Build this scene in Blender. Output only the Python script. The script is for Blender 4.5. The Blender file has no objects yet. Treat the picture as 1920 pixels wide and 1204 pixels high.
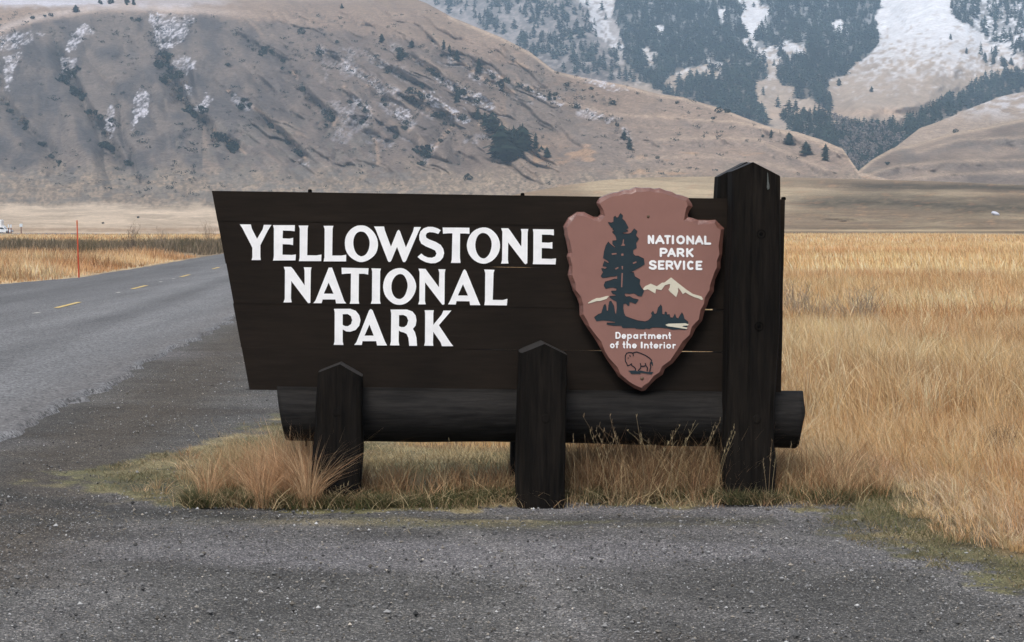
import bpy, math, random
import numpy as np
from mathutils import Vector, geometry

random.seed(7)
RNG = np.random.default_rng(11)
SC = bpy.context.scene
COL = SC.collection

# ------------------------------------------------------------------ camera
CAM_H = 1.65
F = 3700.0                       # focal length in photo pixels (photo is 1920 x 1204)
PITCH = math.atan((602 - 425) / F)
cam_d = bpy.data.cameras.new('camera')
cam_d.sensor_width = 36.0
cam_d.lens = 36.0 * F / 1920.0
cam_d.clip_start = 0.1
cam_d.clip_end = 12000
cam = bpy.data.objects.new('camera', cam_d)
cam.location = (0, 0, CAM_H)
cam.rotation_euler = (math.pi / 2 - PITCH, 0, 0)
COL.objects.link(cam)
SC.camera = cam
CP, SP = math.cos(PITCH), math.sin(PITCH)

# ------------------------------------------------------------------ light
SUN_EL, SUN_AZ = 54.0, -16.0      # degrees; azimuth measured from straight behind the camera, negative = from the left
w = bpy.data.worlds.new('World'); SC.world = w
w.use_nodes = True
wn = w.node_tree.nodes; wl = w.node_tree.links
bg = wn['Background']
sky = wn.new('ShaderNodeTexSky')
sky.sky_type = 'NISHITA'
sky.sun_disc = False
sky.sun_elevation = math.radians(SUN_EL)
sky.sun_rotation = math.radians(180 - SUN_AZ)
sky.air_density = 1.0
sky.dust_density = 4.0
hs = wn.new('ShaderNodeHueSaturation')
hs.inputs['Saturation'].default_value = 0.5       # thin cloud greys the whole sky
wl.new(sky.outputs[0], hs.inputs['Color'])
wl.new(hs.outputs[0], bg.inputs['Color'])
bg.inputs['Strength'].default_value = 0.15
sd = bpy.data.lights.new('sun', 'SUN')
sd.energy = 2.0
sd.angle = math.radians(18)
sd.color = (1.0, 0.955, 0.9)
sun = bpy.data.objects.new('sun', sd)
az = math.radians(SUN_AZ); el = math.radians(SUN_EL)
sdir = Vector((math.sin(az) * math.cos(el), -math.cos(az) * math.cos(el), math.sin(el)))   # towards the sun
sun.rotation_euler = sdir.to_track_quat('Z', 'Y').to_euler()
sun.location = (0, 0, 30)
COL.objects.link(sun)
SC.view_settings.view_transform = 'Standard'
SC.view_settings.look = 'None'
SC.view_settings.exposure = 0.10
SC.view_settings.gamma = 1.0
SC.view_settings.use_curve_mapping = False
SC.cycles.volume_bounces = 1
SC.cycles.max_bounces = 6
SC.cycles.diffuse_bounces = 3
SC.cycles.glossy_bounces = 2
SC.cycles.transparent_max_bounces = 8

# ------------------------------------------------------------------ maths helpers
def ray(px, py):
    px = np.asarray(px, float); py = np.asarray(py, float)
    a = (px - 960) / F; b = (602 - py) / F
    return np.stack([a, CP + b * SP, -SP + b * CP], -1)
def at_depth(px, py, Y):
    d = ray(px, py)
    return np.array([0, 0, CAM_H]) + d * (np.asarray(Y, float) / d[..., 1])[..., None]
def on_ground(px, py, z=0.0):
    d = ray(px, py)
    return np.array([0, 0, CAM_H]) + d * ((z - CAM_H) / d[..., 2])[..., None]
def to_px(x, y, z):
    z = z - CAM_H
    f = y * CP - z * SP
    return 960 + F * x / f, 602 - F * (y * SP + z * CP) / f

def hash2(ix, iy, seed):
    h = (ix.astype(np.int64) * 374761393 + iy.astype(np.int64) * 668265263 + seed * 1442695041) & 0xFFFFFFFF
    h = ((h ^ (h >> 13)) * 1274126177) & 0xFFFFFFFF
    return ((h ^ (h >> 16)) & 0xFFFFFF) / float(0xFFFFFF)
def vnoise(x, y, seed=0):
    x = np.asarray(x, float); y = np.asarray(y, float)
    ix = np.floor(x); iy = np.floor(y); fx = x - ix; fy = y - iy
    fx = fx * fx * (3 - 2 * fx); fy = fy * fy * (3 - 2 * fy)
    a = hash2(ix, iy, seed); b = hash2(ix + 1, iy, seed); c = hash2(ix, iy + 1, seed); d = hash2(ix + 1, iy + 1, seed)
    return (a + (b - a) * fx) + ((c + (d - c) * fx) - (a + (b - a) * fx)) * fy
def fbm(x, y, seed=0, o=4):
    s = 0; a = 0.5; t = 0
    for k in range(o):
        s = s + a * vnoise(x * 2 ** k, y * 2 ** k, seed + k * 17); t += a; a *= 0.5
    return s / t
def sstep(a, b, x):
    t = np.clip((x - a) / (b - a), 0, 1)
    return t * t * (3 - 2 * t)
def inpoly(x, y, poly):
    r = np.zeros(np.shape(x), bool)
    n = len(poly); j = n - 1
    for i in range(n):
        xi, yi = poly[i]; xj, yj = poly[j]
        if yi != yj:
            r ^= ((yi > y) != (yj > y)) & (x < (xj - xi) * (y - yi) / (yj - yi) + xi)
        j = i
    return r
def dist_line(x, y, pts):
    """distance to a polyline, and the signed side (positive = right of travel in picture terms)"""
    best = np.full(np.shape(x), 1e9); side = np.zeros(np.shape(x))
    for (x0, y0), (x1, y1) in zip(pts[:-1], pts[1:]):
        dx, dy = x1 - x0, y1 - y0; L = dx * dx + dy * dy + 1e-9
        t = np.clip(((x - x0) * dx + (y - y0) * dy) / L, 0, 1)
        ex = x - (x0 + t * dx); ey = y - (y0 + t * dy)
        d = np.sqrt(ex * ex + ey * ey)
        m = d < best
        best = np.where(m, d, best)
        side = np.where(m, np.sign(dx * ey - dy * ex), side)
    return best, side
def dist_t(x, y, pts):
    """share of the polyline's length (0..1) at the nearest point"""
    best = np.full(np.shape(x), 1e9); tt = np.zeros(np.shape(x))
    n = len(pts) - 1
    for k, ((x0, y0), (x1, y1)) in enumerate(zip(pts[:-1], pts[1:])):
        dx, dy = x1 - x0, y1 - y0; L = dx * dx + dy * dy + 1e-9
        t = np.clip(((x - x0) * dx + (y - y0) * dy) / L, 0, 1)
        d = np.hypot(x - (x0 + t * dx), y - (y0 + t * dy)); m = d < best
        best = np.where(m, d, best); tt = np.where(m, (k + t) / n, tt)
    return tt
def mixc(a, b, t):
    a = np.asarray(a, float); b = np.asarray(b, float)
    return a + (b - a) * np.asarray(t)[..., None]

# ------------------------------------------------------------------ mesh helpers
def link(name, me, mat=None, parent=None):
    o = bpy.data.objects.new(name, me)
    COL.objects.link(o)
    if mat is not None: me.materials.append(mat)
    if parent is not None: o.parent = parent
    return o
def mesh_np(name, verts, faces_flat, sizes, col=None, smooth=True):
    me = bpy.data.meshes.new(name)
    verts = np.ascontiguousarray(verts, np.float32)
    me.vertices.add(len(verts)); me.vertices.foreach_set('co', verts.ravel())
    faces_flat = np.ascontiguousarray(faces_flat, np.int32).ravel()
    sizes = np.ascontiguousarray(sizes, np.int32)
    me.loops.add(len(faces_flat)); me.loops.foreach_set('vertex_index', faces_flat)
    st = np.zeros(len(sizes), np.int32); st[1:] = np.cumsum(sizes)[:-1]
    me.polygons.add(len(sizes)); me.polygons.foreach_set('loop_start', st)
    try: me.polygons.foreach_set('loop_total', sizes)
    except Exception: pass
    me.polygons.foreach_set('use_smooth', np.full(len(sizes), smooth, bool))
    if col is not None:
        a = me.color_attributes.new('Col', 'FLOAT_COLOR', 'POINT')
        c = np.ones((len(verts), 4), np.float32); c[:, :3] = col[:, :3]
        if col.shape[1] == 4: c[:, 3] = col[:, 3]
        a.data.foreach_set('color', c.ravel())
    me.update(calc_edges=True)
    me.validate()
    return me
def grid_faces(nr, nc):
    i = np.arange((nr - 1) * (nc - 1)); r = i // (nc - 1); c = i % (nc - 1)
    a = r * nc + c
    return np.stack([a, a + 1, a + nc + 1, a + nc], -1)
def pydata(name, verts, faces, mat, parent=None, smooth=False):
    me = bpy.data.meshes.new(name)
    me.from_pydata([tuple(v) for v in verts], [], faces)
    if smooth:
        me.polygons.foreach_set('use_smooth', [True] * len(me.polygons))
    me.update()
    return link(name, me, mat, parent)
def empty(name, loc, label=None, cat=None, group=None):
    o = bpy.data.objects.new(name, None)
    o.empty_display_size = 0.2
    o.location = loc
    COL.objects.link(o)
    return tag(o, label, cat, group)
def tag(o, label=None, cat=None, group=None, kind=None):
    if label: o['label'] = label
    if cat: o['category'] = cat
    if group: o['group'] = group
    if kind: o['kind'] = kind
    return o
class MB:
    def __init__(s): s.v = []; s.f = []
    def add(s, vs, fs):
        n = len(s.v); s.v += [tuple(v) for v in vs]; s.f += [tuple(i + n for i in f) for f in fs]
    def box(s, x0, x1, y0, y1, z0, z1):
        s.add([(x0, y0, z0), (x1, y0, z0), (x1, y1, z0), (x0, y1, z0), (x0, y0, z1), (x1, y0, z1), (x1, y1, z1), (x0, y1, z1)],
              [(0, 3, 2, 1), (4, 5, 6, 7), (0, 1, 5, 4), (1, 2, 6, 5), (2, 3, 7, 6), (3, 0, 4, 7)])
    def build(s, name, mat, parent=None, smooth=False): return pydata(name, s.v, s.f, mat, parent, smooth)

# ------------------------------------------------------------------ materials
def newmat(name):
    m = bpy.data.materials.new(name); m.use_nodes = True
    nt = m.node_tree; b = nt.nodes['Principled BSDF']
    return m, nt, b
def N(nt, t, **kw):
    n = nt.nodes.new(t)
    for k, v in kw.items():
        if k in n.inputs: n.inputs[k].default_value = v
        else: setattr(n, k, v)
    return n
def simple(name, col, rough=0.6, spec=0.3, noise=0.0, nscale=20, bump=0.0, stretch=None, metallic=0.0):
    m, nt, b = newmat(name)
    b.inputs['Roughness'].default_value = rough
    b.inputs['Specular IOR Level'].default_value = spec
    b.inputs['Metallic'].default_value = metallic
    b.inputs['Base Color'].default_value = (*col, 1)
    if noise or bump:
        tc = N(nt, 'ShaderNodeTexCoord'); mp = N(nt, 'ShaderNodeMapping')
        if stretch: mp.inputs['Scale'].default_value = stretch
        nt.links.new(tc.outputs['Object'], mp.inputs['Vector'])
        no = N(nt, 'ShaderNodeTexNoise', Scale=nscale, Detail=6.0, Roughness=0.65)
        nt.links.new(mp.outputs[0], no.inputs['Vector'])
        mr = N(nt, 'ShaderNodeMapRange')
        mr.inputs['From Min'].default_value = 0.3; mr.inputs['From Max'].default_value = 0.7
        mr.inputs['To Min'].default_value = 1 - noise; mr.inputs['To Max'].default_value = 1 + noise
        nt.links.new(no.outputs['Fac'], mr.inputs['Value'])
        mx = N(nt, 'ShaderNodeMix', data_type='RGBA', blend_type='MULTIPLY')
        mx.inputs[0].default_value = 1
        mx.inputs[6].default_value = (*col, 1)
        nt.links.new(mr.outputs[0], mx.inputs[7])
        nt.links.new(mx.outputs[2], b.inputs['Base Color'])
        if bump:
            bp = N(nt, 'ShaderNodeBump', Strength=bump, Distance=0.01)
            nt.links.new(no.outputs['Fac'], bp.inputs['Height'])
            nt.links.new(bp.outputs[0], b.inputs['Normal'])
    return m

def attr_mat(name, layers, rough=0.9, spec=0.1, bump=None, translucent=0.0):
    """vertex colour times a stack of noises: layers = [(kind, scale, amount, stretch)]"""
    m, nt, b = newmat(name)
    b.inputs['Roughness'].default_value = rough
    b.inputs['Specular IOR Level'].default_value = spec
    at = N(nt, 'ShaderNodeAttribute', attribute_name='Col')
    cur = at.outputs['Color']
    tc = N(nt, 'ShaderNodeTexCoord')
    hgt = None
    for kind, scale, amt, stretch in layers:
        mp = N(nt, 'ShaderNodeMapping'); mp.inputs['Scale'].default_value = stretch
        nt.links.new(tc.outputs['Object'], mp.inputs['Vector'])
        if kind == 'noise':
            t = N(nt, 'ShaderNodeTexNoise', Scale=scale, Detail=5.0, Roughness=0.7); out = t.outputs['Fac']; lo, hi = 0.3, 0.7
        else:
            t = N(nt, 'ShaderNodeTexVoronoi', Scale=scale); out = t.outputs['Color']; lo, hi = 0.0, 1.0
        nt.links.new(mp.outputs[0], t.inputs['Vector'])
        if kind == 'voro':
            sp = N(nt, 'ShaderNodeSeparateColor'); nt.links.new(out, sp.inputs[0]); out = sp.outputs[0]
        mr = N(nt, 'ShaderNodeMapRange')
        mr.inputs['From Min'].default_value = lo; mr.inputs['From Max'].default_value = hi
        mr.inputs['To Min'].default_value = 1 - amt; mr.inputs['To Max'].default_value = 1 + amt
        nt.links.new(out, mr.inputs['Value'])
        mx = N(nt, 'ShaderNodeMix', data_type='RGBA', blend_type='MULTIPLY'); mx.inputs[0].default_value = 1
        nt.links.new(cur, mx.inputs[6]); nt.links.new(mr.outputs[0], mx.inputs[7])
        cur = mx.outputs[2]; hgt = out
    nt.links.new(cur, b.inputs['Base Color'])
    if bump and hgt is not None:
        bp = N(nt, 'ShaderNodeBump', Strength=bump[0], Distance=bump[1])
        nt.links.new(hgt, bp.inputs['Height']); nt.links.new(bp.outputs[0], b.inputs['Normal'])
    if translucent:
        tr = N(nt, 'ShaderNodeBsdfTranslucent'); nt.links.new(cur, tr.inputs['Color'])
        ms = N(nt, 'ShaderNodeMixShader'); ms.inputs[0].default_value = translucent
        nt.links.new(b.outputs[0], ms.inputs[1]); nt.links.new(tr.outputs[0], ms.inputs[2])
        nt.links.new(ms.outputs[0], nt.nodes['Material Output'].inputs['Surface'])
    return m

M_GRASS = attr_mat('dry_grass', [], rough=0.7, spec=0.15, translucent=0.25)
M_STONE = attr_mat('gravel_stone', [('noise', 120, 0.25, (1, 1, 1))], rough=0.75, spec=0.3)
M_HILL = attr_mat('hill_surface', [('noise', 0.012, 0.10, (1, 1, 1)), ('noise', 0.09, 0.10, (1, 1, 1)), ('noise', 0.22, 0.26, (1, 1, 1)), ('noise', 0.7, 0.30, (1, 1, 1))], rough=1.0, spec=0.0, bump=(0.5, 1.2))
M_KNOLL = attr_mat('knoll_surface', [('noise', 0.02, 0.2, (1, 3, 3)), ('noise', 0.12, 0.22, (1, 2, 2)), ('noise', 0.9, 0.3, (1, 1, 1))], rough=1.0, spec=0.0, bump=(0.5, 0.6))
M_MTN = attr_mat('mountain_surface', [('noise', 0.008, 0.1, (1, 1, 1)), ('noise', 0.05, 0.16, (1, 1, 1)), ('noise', 0.2, 0.14, (1, 1, 1))], rough=1.0, spec=0.0, bump=(0.5, 2.5))
M_FIR = attr_mat('conifer_needles', [], rough=0.9, spec=0.05)
M_BUSH = attr_mat('bush_twigs', [], rough=0.9, spec=0.05)
M_BARK = simple('bark', (0.06, 0.045, 0.035), 0.9, 0.1)

def ground_material():
    m, nt, b = newmat('ground_surface')
    L = nt.links.new
    b.inputs['Roughness'].default_value = 0.85; b.inputs['Specular IOR Level'].default_value = 0.2
    at = N(nt, 'ShaderNodeAttribute', attribute_name='Col')
    tc = N(nt, 'ShaderNodeTexCoord')
    vo = N(nt, 'ShaderNodeTexVoronoi', Scale=130.0); L(tc.outputs['Object'], vo.inputs['Vector'])
    se = N(nt, 'ShaderNodeSeparateColor'); L(vo.outputs['Color'], se.inputs[0])
    r = N(nt, 'ShaderNodeValToRGB')
    r.color_ramp.elements[0].position = 0.0; r.color_ramp.elements[0].color = (0.45, 0.45, 0.47, 1)
    r.color_ramp.elements[1].position = 1.0; r.color_ramp.elements[1].color = (3.2, 3.1, 3.0, 1)
    e = r.color_ramp.elements.new(0.45); e.color = (0.85, 0.85, 0.86, 1)
    e = r.color_ramp.elements.new(0.85); e.color = (1.35, 1.33, 1.3, 1)
    L(se.outputs[0], r.inputs[0])
    v2 = N(nt, 'ShaderNodeTexVoronoi', Scale=260.0); L(tc.outputs['Object'], v2.inputs['Vector'])
    s2 = N(nt, 'ShaderNodeSeparateColor'); L(v2.outputs['Color'], s2.inputs[0])
    m2 = N(nt, 'ShaderNodeMapRange'); m2.inputs['To Min'].default_value = 0.55; m2.inputs['To Max'].default_value = 1.45
    L(s2.outputs[1], m2.inputs['Value'])
    mA = N(nt, 'ShaderNodeMix', data_type='RGBA', blend_type='MULTIPLY'); mA.inputs[0].default_value = 1
    L(r.outputs[0], mA.inputs[6]); L(m2.outputs[0], mA.inputs[7])
    no = N(nt, 'ShaderNodeTexNoise', Scale=2.2, Detail=7.0, Roughness=0.65); L(tc.outputs['Object'], no.inputs['Vector'])
    m3 = N(nt, 'ShaderNodeMapRange'); m3.inputs['From Min'].default_value = 0.3; m3.inputs['From Max'].default_value = 0.7
    m3.inputs['To Min'].default_value = 0.78; m3.inputs['To Max'].default_value = 1.22
    L(no.outputs['Fac'], m3.inputs['Value'])
    # gravel speckle only where the alpha channel says gravel
    mB = N(nt, 'ShaderNodeMix', data_type='RGBA', blend_type='MIX')
    mB.inputs[6].default_value = (1, 1, 1, 1)
    L(at.outputs['Alpha'], mB.inputs[0]); L(mA.outputs[2], mB.inputs[7])
    mC = N(nt, 'ShaderNodeMix', data_type='RGBA', blend_type='MULTIPLY'); mC.inputs[0].default_value = 1
    L(at.outputs['Color'], mC.inputs[6]); L(mB.outputs[2], mC.inputs[7])
    mD = N(nt, 'ShaderNodeMix', data_type='RGBA', blend_type='MULTIPLY'); mD.inputs[0].default_value = 1
    L(mC.outputs[2], mD.inputs[6]); L(m3.outputs[0], mD.inputs[7])
    L(mD.outputs[2], b.inputs['Base Color'])
    bp = N(nt, 'ShaderNodeBump', Strength=0.7, Distance=0.006); L(vo.outputs['Distance'], bp.inputs['Height'])
    L(bp.outputs[0], b.inputs['Normal'])
    return m
M_GROUND = ground_material()

def asphalt_material():
    m, nt, b = newmat('asphalt')
    L = nt.links.new
    b.inputs['Roughness'].default_value = 0.8; b.inputs['Specular IOR Level'].default_value = 0.3
    at = N(nt, 'ShaderNodeAttribute', attribute_name='Col')
    tc = N(nt, 'ShaderNodeTexCoord')
    vo = N(nt, 'ShaderNodeTexVoronoi', Scale=45.0); L(tc.outputs['Object'], vo.inputs['Vector'])
    se = N(nt, 'ShaderNodeSeparateColor'); L(vo.outputs['Color'], se.inputs[0])
    mr = N(nt, 'ShaderNodeMapRange'); mr.inputs['To Min'].default_value = 0.4; mr.inputs['To Max'].default_value = 1.6
    L(se.outputs[0], mr.inputs['Value'])
    no = N(nt, 'ShaderNodeTexNoise', Scale=1.0, Detail=6.0, Roughness=0.6)
    mp = N(nt, 'ShaderNodeMapping'); mp.inputs['Scale'].default_value = (1.6, 0.12, 1)
    L(tc.outputs['Object'], mp.inputs['Vector']); L(mp.outputs[0], no.inputs['Vector'])
    m3 = N(nt, 'ShaderNodeMapRange'); m3.inputs['From Min'].default_value = 0.3; m3.inputs['From Max'].default_value = 0.7
    m3.inputs['To Min'].default_value = 0.85; m3.inputs['To Max'].default_value = 1.15
    L(no.outputs['Fac'], m3.inputs['Value'])
    a = N(nt, 'ShaderNodeMix', data_type='RGBA', blend_type='MULTIPLY'); a.inputs[0].default_value = 1
    L(at.outputs['Color'], a.inputs[6]); L(mr.outputs[0], a.inputs[7])
    c = N(nt, 'ShaderNodeMix', data_type='RGBA', blend_type='MULTIPLY'); c.inputs[0].default_value = 1
    L(a.outputs[2], c.inputs[6]); L(m3.outputs[0], c.inputs[7])
    L(c.outputs[2], b.inputs['Base Color'])
    bp = N(nt, 'ShaderNodeBump', Strength=0.5, Distance=0.006); L(vo.outputs['Distance'], bp.inputs['Height'])
    L(bp.outputs[0], b.inputs['Normal'])
    return m
M_ASPHALT = asphalt_material()

# ------------------------------------------------------------------ ground
def shoulder_x(Y):          # left limit of the grass strip round the sign, as a function of distance
    return np.interp(Y, [11.3, 11.45, 11.9, 12.6, 13.4, 15.2, 18.0, 22, 28, 34, 60, 400],
                     [0.2, -1.75, -2.25, -2.85, -2.85, -2.25, -1.75, -2.2, -3.2, -3.75, -6.0, -28])
def meadow_x(Y):            # left limit of the tall meadow
    return np.interp(Y, [3, 7, 9.6, 10.6, 12.1, 13.1, 14.0, 14.8, 18, 30, 60, 400],
                     [5.2, 3.6, 2.62, 2.38, 2.32, 2.15, 1.5, -1.0, -0.9, -2.4, -5.0, -26])
def road_left(Y): return np.interp(Y, [0, 20, 35, 45, 55.5, 62.5, 80.6, 115, 500], [-34, -25, -18.4, -15.9, -14.45, -13.75, -14.85, -17.05, -42.4])
def road_mid(Y): return -6.46 - 0.0658 * Y
def road_right(Y): return road_mid(Y) + np.interp(Y, [0, 15, 35, 110, 500], [3.6, 3.55, 3.82, 3.05, 3.0])

def ground_color(X, Y):
    """base colour and gravel amount of the bare ground"""
    n1 = fbm(X * 0.9, Y * 0.9, 3); n2 = fbm(X * 4.0, Y * 4.0, 9); n3 = fbm(X * 0.25, Y * 0.6, 21); n6 = fbm(X * 9.0, Y * 9.0, 10, 3)
    R = np.hypot(X, Y)
    grav = np.stack([0.092 + 0 * X, 0.0905 + 0 * X, 0.087 + 0 * X], -1) * (0.52 + 0.96 * n1)[..., None]
    grav = mixc(grav, (0.19, 0.185, 0.195), sstep(0.52, 0.72, n3) * 0.6)
    grav = mixc(grav, (0.075, 0.066, 0.058), sstep(0.60, 0.78, fbm(X * 0.7, Y * 1.6, 33)) * 0.55)
    for pts, wd, a_ in (([(-0.35, 11.0), (0.0, 10.0), (0.12, 9.0), (0.28, 8.2), (0.5, 7.4)], .10, .75), ([(-2.3, 9.6), (-1.9, 8.9), (-2.0, 8.0)], .28, .55), ([(-3.4, 11.2), (-2.6, 10.4), (-1.6, 10.0)], .16, .35),
                        ([(1.1, 10.9), (1.9, 10.2), (2.1, 9.2), (2.35, 8.2)], .12, .55), ([(0.6, 8.6), (1.2, 8.0)], .2, .4)):
        d_, s_ = dist_line(X, Y, pts); grav = mixc(grav, (0.185, 0.18, 0.178), np.exp(-(d_ / wd) ** 2) * a_ * (0.35 + 0.9 * n6) * (Y < 12))
    # brown silt along the road edge and in front of the grass strip
    sh = np.exp(-((X - road_right(Y) - 0.75) / 0.55) ** 2) * (Y > 9)
    grav = mixc(grav, (0.080, 0.069, 0.056), np.clip(sh * (0.45 + n2), 0, 0.8))
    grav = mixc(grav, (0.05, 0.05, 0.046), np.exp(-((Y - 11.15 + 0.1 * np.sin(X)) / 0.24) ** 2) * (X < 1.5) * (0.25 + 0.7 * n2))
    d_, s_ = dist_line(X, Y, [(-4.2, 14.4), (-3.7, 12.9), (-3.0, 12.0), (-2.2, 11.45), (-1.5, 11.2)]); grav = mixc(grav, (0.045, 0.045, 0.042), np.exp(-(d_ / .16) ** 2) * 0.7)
    amt = np.ones_like(X)
    # low grass verge
    d = X - shoulder_x(Y) + (n2 - 0.5) * 0.9
    verge = sstep(-0.12, 0.15, d + (n6 - .5) * .45 + .06) * sstep(11.38, 11.5, Y - 0.27 * sstep(-0.35, 0.1, X) + (n2 - 0.5) * 0.9 + (n6 - .5) * .5)
    right = sstep(-0.60, -0.35, X - meadow_x(Y) + (n2 - 0.5) * 0.9 + (n6 - .5) * .8) * (Y < 14)
    lowc = mixc((0.105, 0.098, 0.062), (0.20, 0.165, 0.11), sstep(0.35, 0.7, fbm(X * 1.7, Y * 1.7, 5)))
    lowc = lowc * (0.85 + 0.7 * n6)[..., None] * np.array([1.05, 1.08, 0.92])
    lowc = mixc(lowc, (0.075, 0.072, 0.05), sstep(0.52, 0.7, fbm(X * 2.5, Y * 4, 14)) * 0.7)
    v = np.clip(np.maximum(verge, right), 0, 1)
    strip = sstep(0.40, 0.58, fbm(X * 1.3, Y * 6, 77) + (n6 - .5) * .25) * np.exp(-((Y - 11.02) / 0.17) ** 2) * np.exp(-((X + 0.1) / 1.3) ** 2) * 0.75
    v = np.maximum(v, strip * (X < 3))
    col = mixc(grav, lowc, v); amt = 1 - v * 0.35
    # meadow floor
    md = sstep(-0.1, 0.35, X - meadow_x(Y) + (n2 - 0.5) * 0.5)
    mid = mixc((0.20, 0.135, 0.075), (0.46, 0.33, 0.185), sstep(15, 60, Y))
    band = fbm(X * 0.02, Y * 0.045, 51); b2 = fbm(X * 0.12, Y * 0.2, 52)
    mid = mixc(mid, (0.62, 0.49, 0.32), sstep(0.5, 0.72, band) * sstep(40, 90, Y) * 0.8)
    mid = mixc(mid, (0.34, 0.21, 0.115), sstep(0.52, 0.72, b2) * 0.45)
    col = mixc(col, mid, md); amt = amt * (1 - md)
    # land to the left of the road
    lf = sstep(0.1, -0.5, X - road_left(Y) + (n2 - 0.5) * 0.5) * (Y > 15)
    lc = mixc((0.46, 0.34, 0.20), (0.52, 0.40, 0.25), sstep(0.4, 0.6, band))
    lc = mixc(lc, (0.33, 0.24, 0.15), sstep(0.55, 0.7, b2) * 0.6)
    br = sstep(98, 112, Y + (n1 - .5) * 14) * sstep(185, 160, Y + (n1 - .5) * 26)
    lc = mixc(lc, (0.19, 0.145, 0.095), br * 0.7)
    col = mixc(col, lc, lf); amt = amt * (1 - lf)
    return np.concatenate([col, amt[..., None]], -1)

def build_ground():
    azs = np.concatenate([np.arange(-180, -26, 5.0), np.arange(-26, 26, 0.12), np.arange(26, 180.01, 5.0)])
    rs = np.concatenate([[0.6, 1.5, 3.0], np.geomspace(4.5, 9, 40), np.geomspace(9.02, 20, 170), np.geomspace(20.2, 520, 150), [700, 1000, 1600, 2500, 3900]])
    A, R = np.meshgrid(np.radians(azs), rs)
    X = R * np.sin(A); Y = R * np.cos(A)
    near = np.exp(-(R / 60) ** 2)
    Z = ((fbm(X * 1.5, Y * 1.5, 2) - 0.5) * 0.03 + (fbm(X * 9, Y * 9, 8) - 0.5) * 0.014) * near
    Z = Z - 0.012 * near
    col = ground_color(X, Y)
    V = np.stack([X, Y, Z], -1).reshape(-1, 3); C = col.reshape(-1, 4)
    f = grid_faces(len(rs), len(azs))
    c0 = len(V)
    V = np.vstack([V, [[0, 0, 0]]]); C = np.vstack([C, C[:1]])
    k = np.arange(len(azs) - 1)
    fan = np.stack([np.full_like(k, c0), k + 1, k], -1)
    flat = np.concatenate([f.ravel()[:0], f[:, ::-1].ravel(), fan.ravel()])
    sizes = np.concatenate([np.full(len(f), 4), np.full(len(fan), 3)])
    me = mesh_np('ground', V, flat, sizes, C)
    # face up
    tag(link('ground', me, M_GROUND), kind='structure')
build_ground()

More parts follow.
